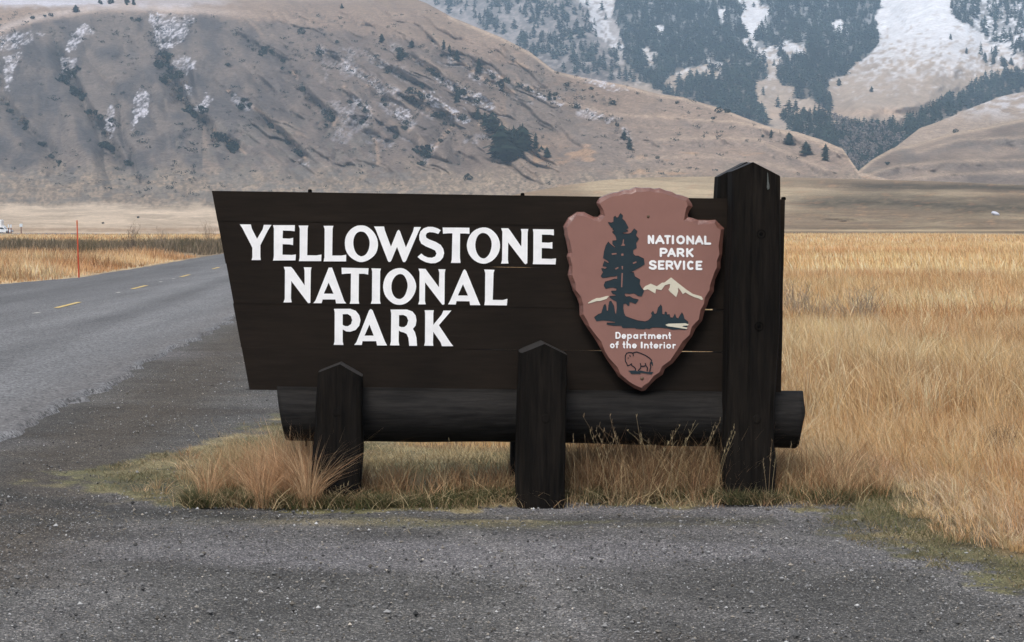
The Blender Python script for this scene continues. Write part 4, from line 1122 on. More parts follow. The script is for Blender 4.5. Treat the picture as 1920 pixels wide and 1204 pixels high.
# log
def build_log():
    s0 = 0.335
    lu, lt = uz(520, 722, s0 - 0.0); ru, rt = uz(1503, 733, s0); _, lb = uz(537, 824.5, s0); _, rb = uz(1490, 839, s0)
    n = 90; k = 36
    V = []; Fc = []
    for i in range(n + 1):
        t = i / n; u = lu + (ru - lu) * t
        zt = lt + (rt - lt) * t; zb = lb + (rb - lb) * t
        zt += (fbm(np.array([u * 1.5]), np.array([0.0]), 501)[0] - .5) * 0.008
        zb += (fbm(np.array([u * 0.9]), np.array([3.0]), 502)[0] - .5) * 0.03
        c = (zt + zb) / 2; r = (zt - zb) / 2
        for j in range(k):
            a = 2 * math.pi * j / k
            rr = r * (1 + 0.02 * (fbm(np.array([u * 0.7]), np.array([j * 0.8 % 28.8]), 503)[0] - .5))
            zz = math.sin(a) * rr
            # sawn ends cut at a slant
            du = 0
            low = 0.5 - 0.5 * math.sin(a)
            if i == 0: du = 0.055 * low
            if i == n: du = -0.045 * low + 0.006 * math.sin(5 * a)
            if i == 1: du = 0.03 * low
            if i == n - 1: du = -0.02 * low
            V.append(P3(u + du, s0 + math.cos(a) * rr, c + zz))
    for i in range(n):
        for j in range(k):
            Fc.append((i * k + j, i * k + (j + 1) % k, (i + 1) * k + (j + 1) % k, (i + 1) * k + j))
    Fc.append(tuple(range(k))); Fc.append(tuple(n * k + j for j in reversed(range(k))))
    o = pydata('log_rail', V, Fc, M_LOG, SIGN, True)
    o.data.polygons[len(o.data.polygons) - 1].use_smooth = False; o.data.polygons[len(o.data.polygons) - 2].use_smooth = False
    import bmesh
    bm = bmesh.new(); bm.from_mesh(o.data); bmesh.ops.recalc_face_normals(bm, faces=bm.faces); bm.to_mesh(o.data); bm.free()
build_log()

M_CAP = simple('highlighted_end_grain', (0.028, 0.026, 0.025), 0.6, 0.3, 0.4, 30, 0.4)  # grey end grain of the post tops, lightened to carry their edge highlights
# posts
def post(left, right, peak, s0, s1, seed, bury=0.15):
    """left/right edge in photo pixels (top to bottom), peak of the pointed top"""
    Lz = [uz(x, y, s0) for x, y in left]; Rz = [uz(x, y, s0) for x, y in right]; pu, pz = uz(*peak, s0)
    lz = np.array([z for _, z in Lz])[::-1]; lu = np.array([u for u, _ in Lz])[::-1]
    rz = np.array([z for _, z in Rz])[::-1]; ru = np.array([u for u, _ in Rz])[::-1]
    fp = (pu - Lz[0][0]) / (Rz[0][0] - Lz[0][0])
    ztl, ztr = Lz[0][1], Rz[0][1]
    def ztop(f): return ztl + (pz - ztl) * f / fp if f < fp else pz + (ztr - pz) * (f - fp) / (1 - fp)
    c = 0.10                                             # rounded corners, as a share of the width
    per = []
    fs_ = sorted(set([c * 1.3, 0.25, 0.4, fp, 0.6, 0.75, 1 - c * 1.3]))
    per += [(f, 0.0) for f in fs_]
    per += [(1 - c * .35, 0.05), (1.0, 0.16), (1.0, 0.5), (1.0, 0.84), (1 - c * .35, 0.95)]
    per += [(f, 1.0) for f in reversed(fs_)]
    per += [(c * .35, 0.95), (0.0, 0.84), (0.0, 0.5), (0.0, 0.16), (c * .35, 0.05)]
    m = len(per); rows = 34
    V = []; Fc = []
    D = s1 - s0
    for i in range(rows + 1):
        t = i / rows
        for j, (f, v) in enumerate(per):
            zt = ztop(f); z = -bury + (zt + bury) * t
            a = np.interp(z, lz, lu); b_ = np.interp(z, rz, ru)
            u = a + (b_ - a) * f
            nz = (fbm(np.array([z * 2.2 + j]), np.array([seed + j * 0.37]), 600 + seed)[0] - .5) * 0.010
            sv = s0 + D * v + nz * (1 if t < 0.985 else 0.2)
            V.append(P3(u + nz * (0.5 if 0 < f < 1 else 0.8), sv, z))
    for i in range(rows):
        for j in range(m):
            Fc.append((i * m + j, i * m + (j + 1) % m, (i + 1) * m + (j + 1) % m, (i + 1) * m + j))
    top = rows * m
    pf = [j for j, (f, v) in enumerate(per) if abs(f - fp) < 1e-6]
    j0, j1 = pf[0], pf[1]
    Fc.append(tuple(top + j for j in range(j0, j1 + 1)))
    Fc.append(tuple(top + (j % m) for j in range(j1, j0 + m + 1)))
    o = pydata('post', V, Fc, M_POST, SIGN)
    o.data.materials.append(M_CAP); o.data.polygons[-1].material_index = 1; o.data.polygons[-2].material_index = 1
    import bmesh
    bm = bmesh.new(); bm.from_mesh(o.data); bmesh.ops.recalc_face_normals(bm, faces=bm.faces); bm.to_mesh(o.data); bm.free()
    return o
def bolt(par, px, py, s, r=0.022, recess=True):
    u, z = uz(px, py, s)
    n = 16; V = []; Fc = []
    prof = [(1.0, 0.006), (1.0, -0.004), (0.85, -0.004), (0.82, 0.004), (0.45, 0.004), (0.42, -0.003), (0, -0.005)] if recess else [(1, 0.01), (1, -0.003), (0.8, -0.005), (0, -0.005)]
    for q, (rr, d) in enumerate(prof):
        for j in range(n):
            a = 2 * math.pi * j / n; V.append(P3(u + rr * r * math.cos(a), s + d, z + rr * r * math.sin(a)))
        if q:
            for j in range(n): Fc.append(((q - 1) * n + j, (q - 1) * n + (j + 1) % n, q * n + (j + 1) % n, q * n + j))
    pydata('bolt', V, Fc, M_IRON if recess else M_POST, par, False)
p = post([(596, 699), (592, 750), (590, 800), (584, 870), (582, 960)], [(679, 707), (679, 780), (680, 850), (676, 905), (671, 960)], (637, 683), 0, 0.24, 1)
p['label'] = 'front left short post with pointed top'; bolt(p, 631, 773, 0, 0.026, False)
p = post([(977, 663), (974, 740), (972, 820), (970, 900), (971, 960)], [(1066, 667), (1064, 740), (1063, 820), (1061, 900), (1061, 960)], (1021, 645), -0.14, 0.24, 2)
p['label'] = 'front middle short post with pointed top'; bolt(p, 1023, 785, -0.14, 0.026, False)
p = post([(1374, 321), (1373, 430), (1367, 540), (1364, 700), (1361, 850), (1357, 950)], [(1465, 331), (1466, 500), (1463, 640), (1455, 760), (1453, 830), (1459, 870), (1452, 950)], (1412, 304), 0, 0.24, 3)
p['label'] = 'front right tall post with pointed top'
bolt(p, 1427, 439, 0.0, 0.027); bolt(p, 1423, 612, 0.0, 0.027); bolt(p, 1419, 786, 0, 0.026, False)
# pale split scar near the top of the tall post
def scar():
    pts = [(1439.0, 324), (1440.0, 324), (1441.2, 340), (1443, 350), (1442.6, 354), (1439.6, 356), (1438.2, 351), (1438.8, 340)]
    prism('bare_wood_scar', pts, -0.006, 0.006, simple('bare_wood', (0.10, 0.11, 0.105), 0.8, 0.1, 0.5, 80), SIGN)
scar()
p = post([(585, 700), (585, 850), (584, 960)], [(668, 702), (666, 850), (664, 960)], (625, 684), 0.43, 0.66, 4); p['label'] = 'rear left post, mostly hidden'
p = post([(960, 668), (959, 840), (958, 960)], [(1050, 668), (1046, 840), (1044, 960)], (1004, 650), 0.43, 0.66, 5); p['label'] = 'rear middle post, mostly hidden'
p = post([(1348.5, 331), (1346, 372), (1345, 600), (1345, 960)], [(1440, 331), (1438, 600), (1434, 960)], (1400, 303.5), 0.43, 0.66, 6); p['label'] = 'rear right post, its left edge showing'
# iron pegs on the top edge and under the log
for x, y in ((581, 357.6), (980, 364.4), (1470, 372)):
    prism('peg', [(x - 3.5, y + 3), (x - 3.5, y - 1), (x - 2, y - 2.6), (x + 2, y - 2.6), (x + 3.5, y - 1), (x + 3.5, y + 3)], S_PL + 0.01, S_PL + 0.045, M_IRON, SIGN)
prism('peg', [(572, 822), (576, 822), (576, 837), (572, 837)], 0.31, 0.325, M_IRON, SIGN)

# ------------------------------------------------------------------ arrowhead plaque (bolted to the board: a part with pieces of its own)
AO = [(1056.3,425.8),(1065.8,409.2),(1082.5,398.3),(1095.8,398.3),(1103.3,402.5),(1113.3,407.5),(1121.7,407.5),(1126.3,402.5),(1125.4,394.2),(1120,385),(1118.8,380.8),(1124.2,372.5),(1134.2,367.5),(1148.3,362.5),(1159,361),(1170.8,356.7),(1181,356.5),(1191.7,351.7),(1205,353),(1219.2,352.5),(1228,355),(1237.5,352.9),(1248,357.5),(1260,360),(1268,365),(1279.2,367),(1290,370.8),(1297.5,382.5),(1298.3,387.5),(1292.5,395),(1289.6,402.5),(1290,407.5),(1298.3,409.2),(1310,413.3),(1330,413.8),(1342.5,413),(1351.7,422.5),(1357.9,428.3),(1356.7,436.7),(1355.8,447),(1354.6,461.7),(1353.8,477.5),(1350.8,490.8),(1350.8,503.3),(1346.7,511.7),(1340.8,524),(1338.8,536.7),(1338.3,546.7),(1329,561.7),(1325.8,572.5),(1320.8,584),(1316.3,601.7),(1304,616.7),(1297.5,630.8),(1286.7,645),(1276.7,661.7),(1261.7,680.8),(1246.7,691.7),(1242.5,702.5),(1230,710.8),(1220.8,720),(1210,731.7),(1203.3,734),(1188.3,727.5),(1176.7,720),(1159,705.8),(1151.7,694),(1137.5,674),(1130,661.7),(1120,643.3),(1113.3,632.5),(1101.7,615.8),(1095.8,606.7),(1087,591.7),(1086.7,572.5),(1082.5,560),(1075,546.7),(1070.8,533.3),(1065,516.7),(1068,499),(1063,481.7),(1065.8,474.2),(1062.5,455.8),(1058.8,441.7),(1058.3,433)]
def offset_loop(pts, d):
    n = len(pts); out = []
    for k in range(n):
        p0 = np.array(pts[k - 1]); p1 = np.array(pts[k]); p2 = np.array(pts[(k + 1) % n])
        a = p1 - p0; b_ = p2 - p1
        na = np.array([-a[1], a[0]]) / (np.hypot(*a) + 1e-9); nb = np.array([-b_[1], b_[0]]) / (np.hypot(*b_) + 1e-9)
        m = na + nb; m /= (np.hypot(*m) + 1e-9); c = max(0.6, float(m @ na))
        dd = d * random.uniform(0.72, 1.28)
        out.append(tuple(p1 + m * dd / c))
    return out
S_AR = 0.195
AI = offset_loop(AO, 7.0)
PLQ = empty('arrowhead_plaque', (0, 0, 0)); PLQ.parent = SIGN
PLQ['label'] = 'reddish brown arrowhead plaque with tree, mountain and bison'
def build_plaque():
    n = len(AO)
    inner = [SP_(x, y, S_AR) for x, y in AI]
    outer = [SP_(x, y, S_AR + 0.022) for x, y in AO]
    back = [p + NB * 0.035 for p in outer]
    back = [UU * float(p @ UU) + NB * float(p @ NB) + np.array([0, 0, p[2] + 0.004]) for p in back]
    poly = [[Vector((float(p @ UU), float(p[2]), 0)) for p in inner]]
    tris = geometry.tessellate_polygon(poly)
    Fc = []
    for t in tris:
        a, b_, c = [Vector(inner[i]) for i in t]
        Fc.append(tuple(t) if (b_ - a).cross(c - a).dot(Vector(NB)) < 0 else tuple(reversed(t)))
    pydata('plaque_face', inner, Fc, M_PLAQUE, PLQ)
    V = [p for p in inner] + [p for p in outer] + [p for p in back]
    Fc = []
    for k in range(n):
        q = (k + 1) % n
        Fc += [(k, q, n + q, n + k), (n + k, n + q, 2 * n + q, 2 * n + k)]
    Fc.append(tuple(range(2 * n, 3 * n)))
    o = pydata('plaque_bevel', V, Fc, M_PLEDGE, PLQ)
    import bmesh
    bm = bmesh.new(); bm.from_mesh(o.data); bmesh.ops.recalc_face_normals(bm, faces=bm.faces); bm.to_mesh(o.data); bm.free()
build_plaque()
# standoff blocks between plaque and board
for x0, x1, y0, y1 in ((1100, 1320, 440, 470), (1140, 1280, 600, 625)):
    prism('standoff_batten', [(x0, y0), (x1, y0), (x1, y1), (x0, y1)], S_AR + 0.05, S_PL - 0.001, M_POST, PLQ)
G1 = (1050, 345, 12); G3 = (1050, 445, 12); G4 = (1210, 445, 12); G5 = (1050, 545, 12); G6 = (1210, 545, 12); G7 = (1130, 645, 12)
TREE = frm([(1365,672),(1418,725),(1398,790),(1465,850),(1540,990),(1475,1035),(1535,1065),(1480,1085),(1390,1100),(1440,1130),(1560,1130),(1600,1110),(1668,1015),(1742,1075),(1705,1150),(1730,1200)], *G1)
TREE += frm([(1775,40),(1715,125),(1725,240),(1645,290),(1655,390),(1700,430),(1760,430),(1890,495),(1905,610),(1790,680),(1580,795),(1660,800),(1690,895),(1805,965),(1790,1060),(1850,1170)], *G3)
TREE += frm([(1890,10),(1840,130),(1760,120),(1660,60),(1560,75),(1470,60),(1445,95),(1490,150),(1570,140),(1640,185),(1770,215),(1700,300),(1600,260),(1560,260),(1565,330),(1530,345),(1480,290),(1430,300),(1425,400),(1445,520),(1480,590),(1600,635),(1750,685),(1915,708)], *G5)
TREE += frm([(70,680),(130,620),(150,560),(130,520),(175,470),(215,545),(255,520),(285,400),(350,325),(380,380),(385,540),(430,550),(435,500),(460,485),(490,510),(480,555),(545,545),(570,620),(620,620),(670,530),(700,620),(740,640),(780,570),(825,500),(860,560),(885,650),(970,720),(955,760),(930,850),(900,880),(760,872),(620,880),(500,850),(380,835),(260,828),(150,832),(90,865),(10,850)], *G6)
TREE += frm([(1900,868),(1710,858),(1690,840),(1410,840),(1380,790),(1210,790),(1050,762),(1055,735),(1240,735),(1240,705),(1100,680),(960,670),(820,690),(770,610),(860,545),(930,520),(960,420),(980,350),(1018,310),(1045,370),(1055,465),(1080,465),(1090,350),(1110,260),(1150,240),(1180,290),(1220,360),(1240,500),(1260,550),(1278,400),(1270,250),(1180,200),(1110,150),(1130,135),(1260,130),(1250,95),(1180,70),(1150,30),(1160,15),(1262,15)], *G5)
TREE += frm([(1280,1160),(1200,1130),(1120,1135),(1030,1160),(985,1090),(1020,1010),(1100,990),(1230,945),(1285,955),(1290,860),(1240,880),(1130,885),(1060,905),(960,915),(920,880),(970,800),(930,715),(970,710),(1010,725),(1060,700),(1040,665),(960,650),(1000,545),(1080,590),(1115,580),(1060,520),(970,470),(990,340),(1030,200),(1090,110),(1130,160),(1235,245),(1250,225),(1180,150),(1180,90),(1270,80),(1262,10)], *G3)
TREE += frm([(1240,1150),(1170,1085),(1225,1075),(1180,1020),(1215,1005),(1150,980),(1080,870),(1150,885),(1200,870),(1205,760),(1245,730),(1280,775),(1310,760),(1340,700)], *G1)
ink = [(x - 0.1, y - 1.3) for x, y in TREE]
prism('emblem_tree_outline', ink, S_AR - 0.0015, S_AR + 0.003, M_INK, PLQ)
tr = prism('emblem_tree', TREE, S_AR - 0.003, S_AR + 0.002, M_TEAL, PLQ)
for pts, g in (([(1165,362),(1270,355),(1275,382),(1170,395)], G3), ([(1378,372),(1425,365),(1428,412),(1382,418)], G3), ([(1635,575),(1715,540),(1722,572),(1650,600)], G3),
               ([(1240,700),(1310,668),(1318,695),(1255,728)], G3), ([(1385,648),(1420,648),(1412,722),(1394,722)], G3), ([(1386,805),(1415,805),(1400,1125),(1375,1122)], G3),
               ([(1420,50),(1440,50),(1432,140),(1468,180),(1440,192),(1370,190),(1405,150)], G3)):
    prism('bark_fleck', frm(pts, *g), S_AR - 0.0045, S_AR - 0.002, M_PLAQUE, tr)
prism('emblem_mountain', frm([(-45,1150),(0,1100),(120,1045),(260,1105),(380,1020),(430,1020),(580,905),(760,1050),(940,1190),(1070,1275),(1260,1330),(1300,1390),(1270,1415),(1200,1375),(1110,1350),(1000,1300),(900,1240),(845,1280),(795,1200),(735,1130),(738,1220),(695,1345),(560,1230),(520,1180),(550,1130),(560,1060),(540,1052),(440,1080),(360,1190),(240,1165),(225,1265),(120,1205),(60,1170),(-40,1190)], *G4), S_AR - 0.003, S_AR + 0.002, M_CREAM, PLQ)
prism('emblem_snow_ridge', frm([(630,275),(720,215),(820,170),(900,165),(1040,125),(1100,120),(1050,185),(900,235),(830,235),(740,265),(640,290)], *G5), S_AR - 0.003, S_AR + 0.002, M_CREAM, PLQ)
prism('emblem_lake', frm([(450,770),(520,745),(900,735),(975,760),(960,785),(860,790),(830,810),(950,835),(930,865),(800,845),(500,800)], *G6), S_AR - 0.0050, S_AR + 0.001, M_CREAM, PLQ)
def stroke(name, lines, rad, s, mat, parent, th=0.002, label=None, round_=8):
    """flat strokes with round ends in photo pixels; every piece lies a hair above the one before"""
    V = []; Fc = []; lift = 0.0
    for ln in lines:
        for (x0, y0), (x1, y1) in zip(ln[:-1], ln[1:]) if len(ln) > 1 else [(ln[0], ln[0])]:
            a = math.atan2(y1 - y0, x1 - x0)
            pts = []
            for k in range(round_ + 1):
                q = a + math.pi / 2 + math.pi * k / round_; pts.append((x0 + rad * math.cos(q), y0 + rad * math.sin(q)))
            for k in range(round_ + 1):
                q = a - math.pi / 2 + math.pi * k / round_; pts.append((x1 + rad * math.cos(q), y1 + rad * math.sin(q)))
            b0 = len(V); n = len(pts)
            V += [tuple(SP_(x, y, s - lift)) for x, y in pts]
            V += [tuple(SP_(x, y, s - lift) + NB * (th + lift)) for x, y in pts]
            Fc.append(tuple(range(b0, b0 + n)))
            for k in range(n): Fc.append((b0 + (k + 1) % n, b0 + k, b0 + n + k, b0 + n + (k + 1) % n))
            lift += 0.00006
    o = pydata(name, V, Fc, mat, parent)
    if label: o['label'] = label
    return o
bl = [[(650,445),(610,475),(560,492),(540,430),(515,400),(508,330),(512,260),(540,210),(600,190),(640,195),(680,205),(720,188),(770,180),(850,208),(960,255),(1050,315),(1105,370)], [(680,205),(690,262)],
      [(650,445),(655,485),(715,525),(742,560),(735,600)], [(848,440),(862,500),(850,550),(800,600)], [(862,500),(930,500),(972,480),(960,440)], [(972,480),(1010,540),(1000,605)],
      [(1085,410),(1070,470),(1085,520),(1070,560),(1062,620)], [(575,316),(576,318)], [(612,258),(620,280)]]
stroke('emblem_bison', [frm(l, *G7) for l in bl], 0.95, S_AR - 0.002, M_INK, PLQ, label='outline of a bison')
prism('bison_tail', frm([(1095,370),(1130,420),(1132,490),(1118,495),(1085,430)], *G7), S_AR - 0.0028, S_AR + 0.001, M_TEAL, PLQ)
prism('emblem_turf', frm([(575,603),(730,596),(790,618),(850,597),(1000,630),(1140,632),(1100,688),(950,660),(855,650),(842,682),(820,675),(640,672),(610,625)], *G7), S_AR - 0.0034, S_AR + 0.001, M_TEAL, PLQ)
for x, y, r in ((1203.8, 709.6, 3.4), (1215.5, 406, 2.6)):
    u, z = uz(x, y, S_AR); rr = r / 315 * 1.03
    V = [P3(u + rr * math.cos(a) * q, S_AR - d, z + rr * math.sin(a) * q) for q, d in ((1, -0.002), (1, 0.002), (0.6, 0.005), (0.02, 0.006)) for a in [2 * math.pi * j / 14 for j in range(14)]]
    pydata('screw', V, [(q * 14 + j, q * 14 + (j + 1) % 14, (q + 1) * 14 + (j + 1) % 14, (q + 1) * 14 + j) for q in range(3) for j in range(14)], M_BRASS, PLQ, True)

# rounded lettering: strokes in a unit box (x 0..1, y 0 top .. 1 baseline)
def arc(cx, cy, rx, ry, a0, a1, n=9): return [(cx + rx * math.cos(math.radians(a0 + (a1 - a0) * k / n)), cy + ry * math.sin(math.radians(a0 + (a1 - a0) * k / n))) for k in range(n + 1)]
GL = {
 'N': [[(0, 1), (0, 0), (1, 1), (1, 0)]], 'A': [[(0, 1), (.5, 0), (1, 1)], [(.2, .68), (.8, .68)]], 'T': [[(0, 0), (1, 0)], [(.5, 0), (.5, 1)]], 'I': [[(.5, 0), (.5, 1)]],
 'O': [arc(.5, .5, .5, .5, 0, 360, 16)], 'L': [[(0, 0), (0, 1), (1, 1)]],
 'P': [[(0, 1), (0, 0), (.55, 0)] + arc(.55, .28, .45, .28, -90, 90, 6) + [(0, .56)]],
 'R': [[(0, 1), (0, 0), (.55, 0)] + arc(.55, .28, .42, .28, -90, 90, 6) + [(0, .56)], [(.5, .56), (1, 1)]],
 'K': [[(0, 0), (0, 1)], [(.95, 0), (.1, .55)], [(.3, .45), (1, 1)]],
 'S': [[(.9, .12), (.65, .0), (.3, .0), (.08, .14), (.08, .32), (.3, .45), (.7, .55), (.95, .7), (.93, .88), (.7, 1), (.35, 1), (.02, .86)]],
 'E': [[(1, 0), (0, 0), (0, 1), (1, 1)], [(0, .5), (.8, .5)]], 'V': [[(0, 0), (.5, 1), (1, 0)]],
 'C': [arc(.55, .5, .55, .5, -55, -305, 12)], 'D': [[(0, 0), (.45, 0)] + arc(.45, .5, .55, .5, -90, 90, 8) + [(0, 1), (0, 0)]],
 'e': [[(.05, .5), (1, .5)] + arc(.5, .5, .5, .5, 0, -310, 12)], 'p': [[(0, 0), (0, 1.6)], arc(.5, .5, .5, .5, 0, 360, 12)], 'a': [arc(.45, .5, .45, .5, 0, 360, 12), [(1, 0), (1, 1)]],
 'r': [[(0, 0), (0, 1)], [(0, .4), (.4, .05), (.95, .08)]], 't': [[(.5, -.6), (.5, .85), (.75, 1)], [(0, 0), (1, 0)]],
 'm': [[(0, 0), (0, 1)], [(0, .35), (.2, 0), (.4, .1), (.5, .4), (.5, 1)], [(.5, .4), (.7, 0), (.9, .1), (1, .4), (1, 1)]],
 'n': [[(0, 0), (0, 1)], [(0, .35), (.4, 0), (.85, .1), (1, .45), (1, 1)]], 'o': [arc(.5, .5, .5, .5, 0, 360, 12)],
 'f': [[(1, -.6), (.6, -.6), (.45, -.3), (.45, 1)], [(0, 0), (1, 0)]], 'h': [[(0, -.7), (0, 1)], [(0, .35), (.4, 0), (.85, .1), (1, .45), (1, 1)]],
 'i': [[(.5, 0), (.5, 1)], [(.5, -.5), (.5, -.48)]],
}
def text(spec, y0, y1, slope, rad, xref, s=S_AR - 0.003):
    for ch, xa, xb in spec:
        yo = (0.5 * (xa + xb) - xref) * slope
        a, b_ = xa + rad, xb - rad
        if b_ < a: a = b_ = (xa + xb) / 2
        top, bot = y0 + rad, y1 - rad
        lines = [[(a + (b_ - a) * x, top + (bot - top) * y + yo) for x, y in ln] for ln in GL[ch]]
        stroke('letter', lines, rad, s, M_WHITE, PLQ, label='small white letter ' + ch)
text([('N', 1214.6, 1226.6), ('A', 1228.2, 1246.2), ('T', 1245.5, 1258), ('I', 1259, 1264.4), ('O', 1268, 1284.4), ('N', 1286.8, 1301.6), ('A', 1302.6, 1319.2), ('L', 1320.2, 1333.4)], 441.2, 458.4, 0.012, 2.1, 1274)
text([('P', 1237.0, 1252), ('A', 1251, 1267.5), ('R', 1268.8, 1283.4), ('K', 1286.5, 1300.6)], 465.0, 482.2, 0.010, 2.1, 1268)
text([('S', 1216.3, 1232), ('E', 1233.6, 1246.2), ('R', 1248, 1262.8), ('V', 1262.8, 1278), ('I', 1279.8, 1285.2), ('C', 1288, 1301.4), ('E', 1304.4, 1317)], 488.5, 506.2, 0.010, 2.1, 1267)
text([('D', 1154, 1164)], 622.6, 635.4, 0.008, 1.3, 1154)
text([('e', 1165.5, 1174.2), ('p', 1176, 1185.2), ('a', 1187.3, 1196.6), ('r', 1200, 1206.6), ('t', 1206.2, 1212.6), ('m', 1215.2, 1229.2), ('e', 1231, 1240.4), ('n', 1242, 1251.4), ('t', 1252.6, 1258.6)], 626.6, 635.8, 0.008, 1.3, 1205)
text([('o', 1143.8, 1152.6), ('f', 1153.6, 1160.4), ('t', 1167, 1173), ('h', 1174.6, 1183), ('e', 1185, 1194), ('n', 1207.6, 1216.4), ('t', 1217.8, 1224.2), ('e', 1225.4, 1234.6), ('r', 1236.4, 1242.4), ('i', 1244, 1247.2), ('o', 1249.2, 1258.4), ('r', 1261, 1267.4)], 644.4, 653.6, 0.008, 1.3, 1205)
text([('I', 1201.4, 1205)], 640.6, 653.4, 0.008, 1.7, 1203)

# ------------------------------------------------------------------ grass
def blades(X, Y, H, Wd, lean, leandir, col, bend=0.5, z0=0.0, seg=2):
    """tapered bent strips; returns verts, faces (quads+tri), colours"""
    n = len(X)
    face = RNG.uniform(0, math.pi, n)
    fx, fy = np.cos(face) * Wd / 2, np.sin(face) * Wd / 2
    lx, ly = np.cos(leandir) * lean * H, np.sin(leandir) * lean * H
    ts = np.linspace(0, 1, seg + 1)
    V = []; C = []
    for k, t in enumerate(ts):
        cx = X + lx * t ** (1 + bend); cy = Y + ly * t ** (1 + bend); cz = z0 + H * (t - 0.25 * lean * t * t)
        wq = (1 - t) ** 0.6
        sh = 0.72 + 0.28 * t if k < seg else 1.0
        if k < seg:
            V += [np.stack([cx - fx * wq, cy - fy * wq, cz], -1), np.stack([cx + fx * wq, cy + fy * wq, cz], -1)]
            C += [col, col]
        else:
            V += [np.stack([cx, cy, cz], -1)]; C += [col]
    m = 2 * seg + 1
    V = np.stack(V, 1).reshape(-1, 3); C = np.stack(C, 1).reshape(-1, 3)
    b0 = (np.arange(n) * m)[:, None]
    q = np.concatenate([b0 + np.array([[2 * k, 2 * k + 1, 2 * k + 3, 2 * k + 2]]) for k in range(seg - 1)], 1) if seg > 1 else np.zeros((n, 0), int)
    tri = b0 + np.array([[2 * seg - 2, 2 * seg - 1, 2 * seg]])
    return V, q.reshape(-1, 4), tri, C
def grass_object(name, parts, label):
    off = 0; Vs = []; Q = []; T = []; Cs = []
    for V, q, t, C in parts:
        Vs.append(V); Q.append(q + off); T.append(t + off); Cs.append(C); off += len(V)
    V = np.concatenate(Vs); Q = np.concatenate(Q); T = np.concatenate(T); C = np.concatenate(Cs)
    me = mesh_np(name, V, np.concatenate([Q.ravel(), T.ravel()]), np.concatenate([np.full(len(Q), 4), np.full(len(T), 3)]), C, smooth=False)
    o = tag(link(name, me, M_GRASS), kind='stuff'); o['label'] = label
    return o
STRAW = np.array([[0.72, 0.53, 0.28], [0.62, 0.42, 0.21], [0.82, 0.68, 0.44], [0.42, 0.27, 0.14], [0.68, 0.50, 0.29]])
def straw(X, Y, n, seed=0, wts=(0.34, 0.28, 0.16, 0.10, 0.12), sc=1.0):
    c = STRAW[RNG.choice(5, n, p=wts)]
    b = fbm(X * 0.5 * sc, Y * 0.25 * sc, 700 + seed); b2 = fbm(X * 0.1 * sc, Y * 0.06 * sc, 710 + seed)
    c = c * (0.78 + 0.30 * b + 0.22 * b2)[:, None] * RNG.uniform(0.8, 1.2, n)[:, None]
    c = mixc(c, c * np.array([0.84, 0.72, 0.66]), sstep(0.5, 0.7, b))
    b3 = fbm(X * 0.09, Y * 0.16, 760, 3); b4 = fbm(X * 0.05, Y * 0.11, 761, 3)
    c = mixc(c, c * np.array([0.80, 0.68, 0.62]), sstep(0.52, 0.64, b3) * sstep(13, 20, Y))
    c = mixc(c, np.minimum(c * 1.25 + 0.05, 0.85), sstep(0.54, 0.66, b4) * sstep(18, 30, Y) * 0.8)
    c = mixc(c, c * np.array([1.06, 1.0, 1.06]), sstep(14, 9, Y) * 0.8)
    return np.clip(c, 0, 0.9)
def region(n, x0, x1, y0, y1, test=None, power=1.0):
    X = RNG.uniform(x0, x1, n); Y = y0 + (y1 - y0) * RNG.uniform(0, 1, n) ** power
    if test is not None:
        k = test(X, Y); X, Y = X[k], Y[k]
    return X, Y
def inview(X, Y, m=1.2, add=3.2): return np.abs(X) < Y * 0.2595 * m + add
parts = []
edge_n = lambda X, Y: (fbm(X * 2.2, Y * 2.2, 720) - 0.5) * 0.7
def md(X, Y): return (X > meadow_x(Y) + edge_n(X, Y)) & inview(X, Y)
# near meadow
for (n, x0, x1, y0, y1, h, wdt, seg) in ((82000, -1.2, 7.5, 7.5, 15.5, .30, .0048, 3), (105000, -1.6, 11, 15.5, 30, .40, .0075, 2),
                                    (75000, -3.5, 18, 30, 62, .46, .016, 2), (70000, -6, 42, 62, 170, .5, .045, 2), (26000, -18, 90, 170, 420, .5, .12, 1)):
    X, Y = region(n, x0, x1, y0, y1, md)
    m = len(X)
    ed = np.clip((X - meadow_x(Y)) / 0.9 + 0.1, 0.2, 1) if y0 < 20 else 1.0
    clump = fbm(X * 1.4, Y * 1.4, 730 + int(y0))
    H = h * RNG.uniform(0.5, 1.25, m) * (0.6 + 0.75 * clump) * ed
    parts.append(blades(X, Y, H, wdt * RNG.uniform(0.6, 1.3, m), RNG.uniform(0.1, 0.65, m) * (1.25 - 0.4 * (ed if np.ndim(ed) else 1)), RNG.normal(math.pi * 1.05, 1.3, m), straw(X, Y, m, int(y0)), seg=seg))
def bunches(cx, cy, nb, rad, h, wdt, cols, lean=(0.1, 0.9), seg=3, edge=False):
    k_ = len(cx); X0 = np.repeat(cx, nb); Y0 = np.repeat(cy, nb); n = len(X0)
    a = RNG.uniform(0, 6.28, n); r = np.sqrt(RNG.uniform(0, 1, n)) * np.repeat(RNG.uniform(.5, 1.3, k_), nb) * rad
    ci = np.repeat(RNG.integers(0, len(cols), k_), nb); mixi = RNG.uniform(0, 1, n) < 0.3
    ci = np.where(mixi, RNG.integers(0, len(cols), n), ci)
    c = np.array(cols)[ci] * (RNG.uniform(.72, 1.25, n) * np.repeat(RNG.uniform(.8, 1.15, k_), nb))[:, None]
    H = h * RNG.uniform(.45, 1.1, n) * np.repeat(RNG.uniform(.6, 1.25, k_), nb)
    if edge: H = H * np.clip((X0 - meadow_x(Y0)) / 0.9 + 0.1, 0.28, 1)
    return blades(X0 + r * np.cos(a), Y0 + r * np.sin(a), H, wdt * RNG.uniform(.6, 1.4, n), RNG.uniform(*lean, n), a + RNG.normal(0, .5, n), np.clip(c, 0, .9), seg=seg, bend=.9)
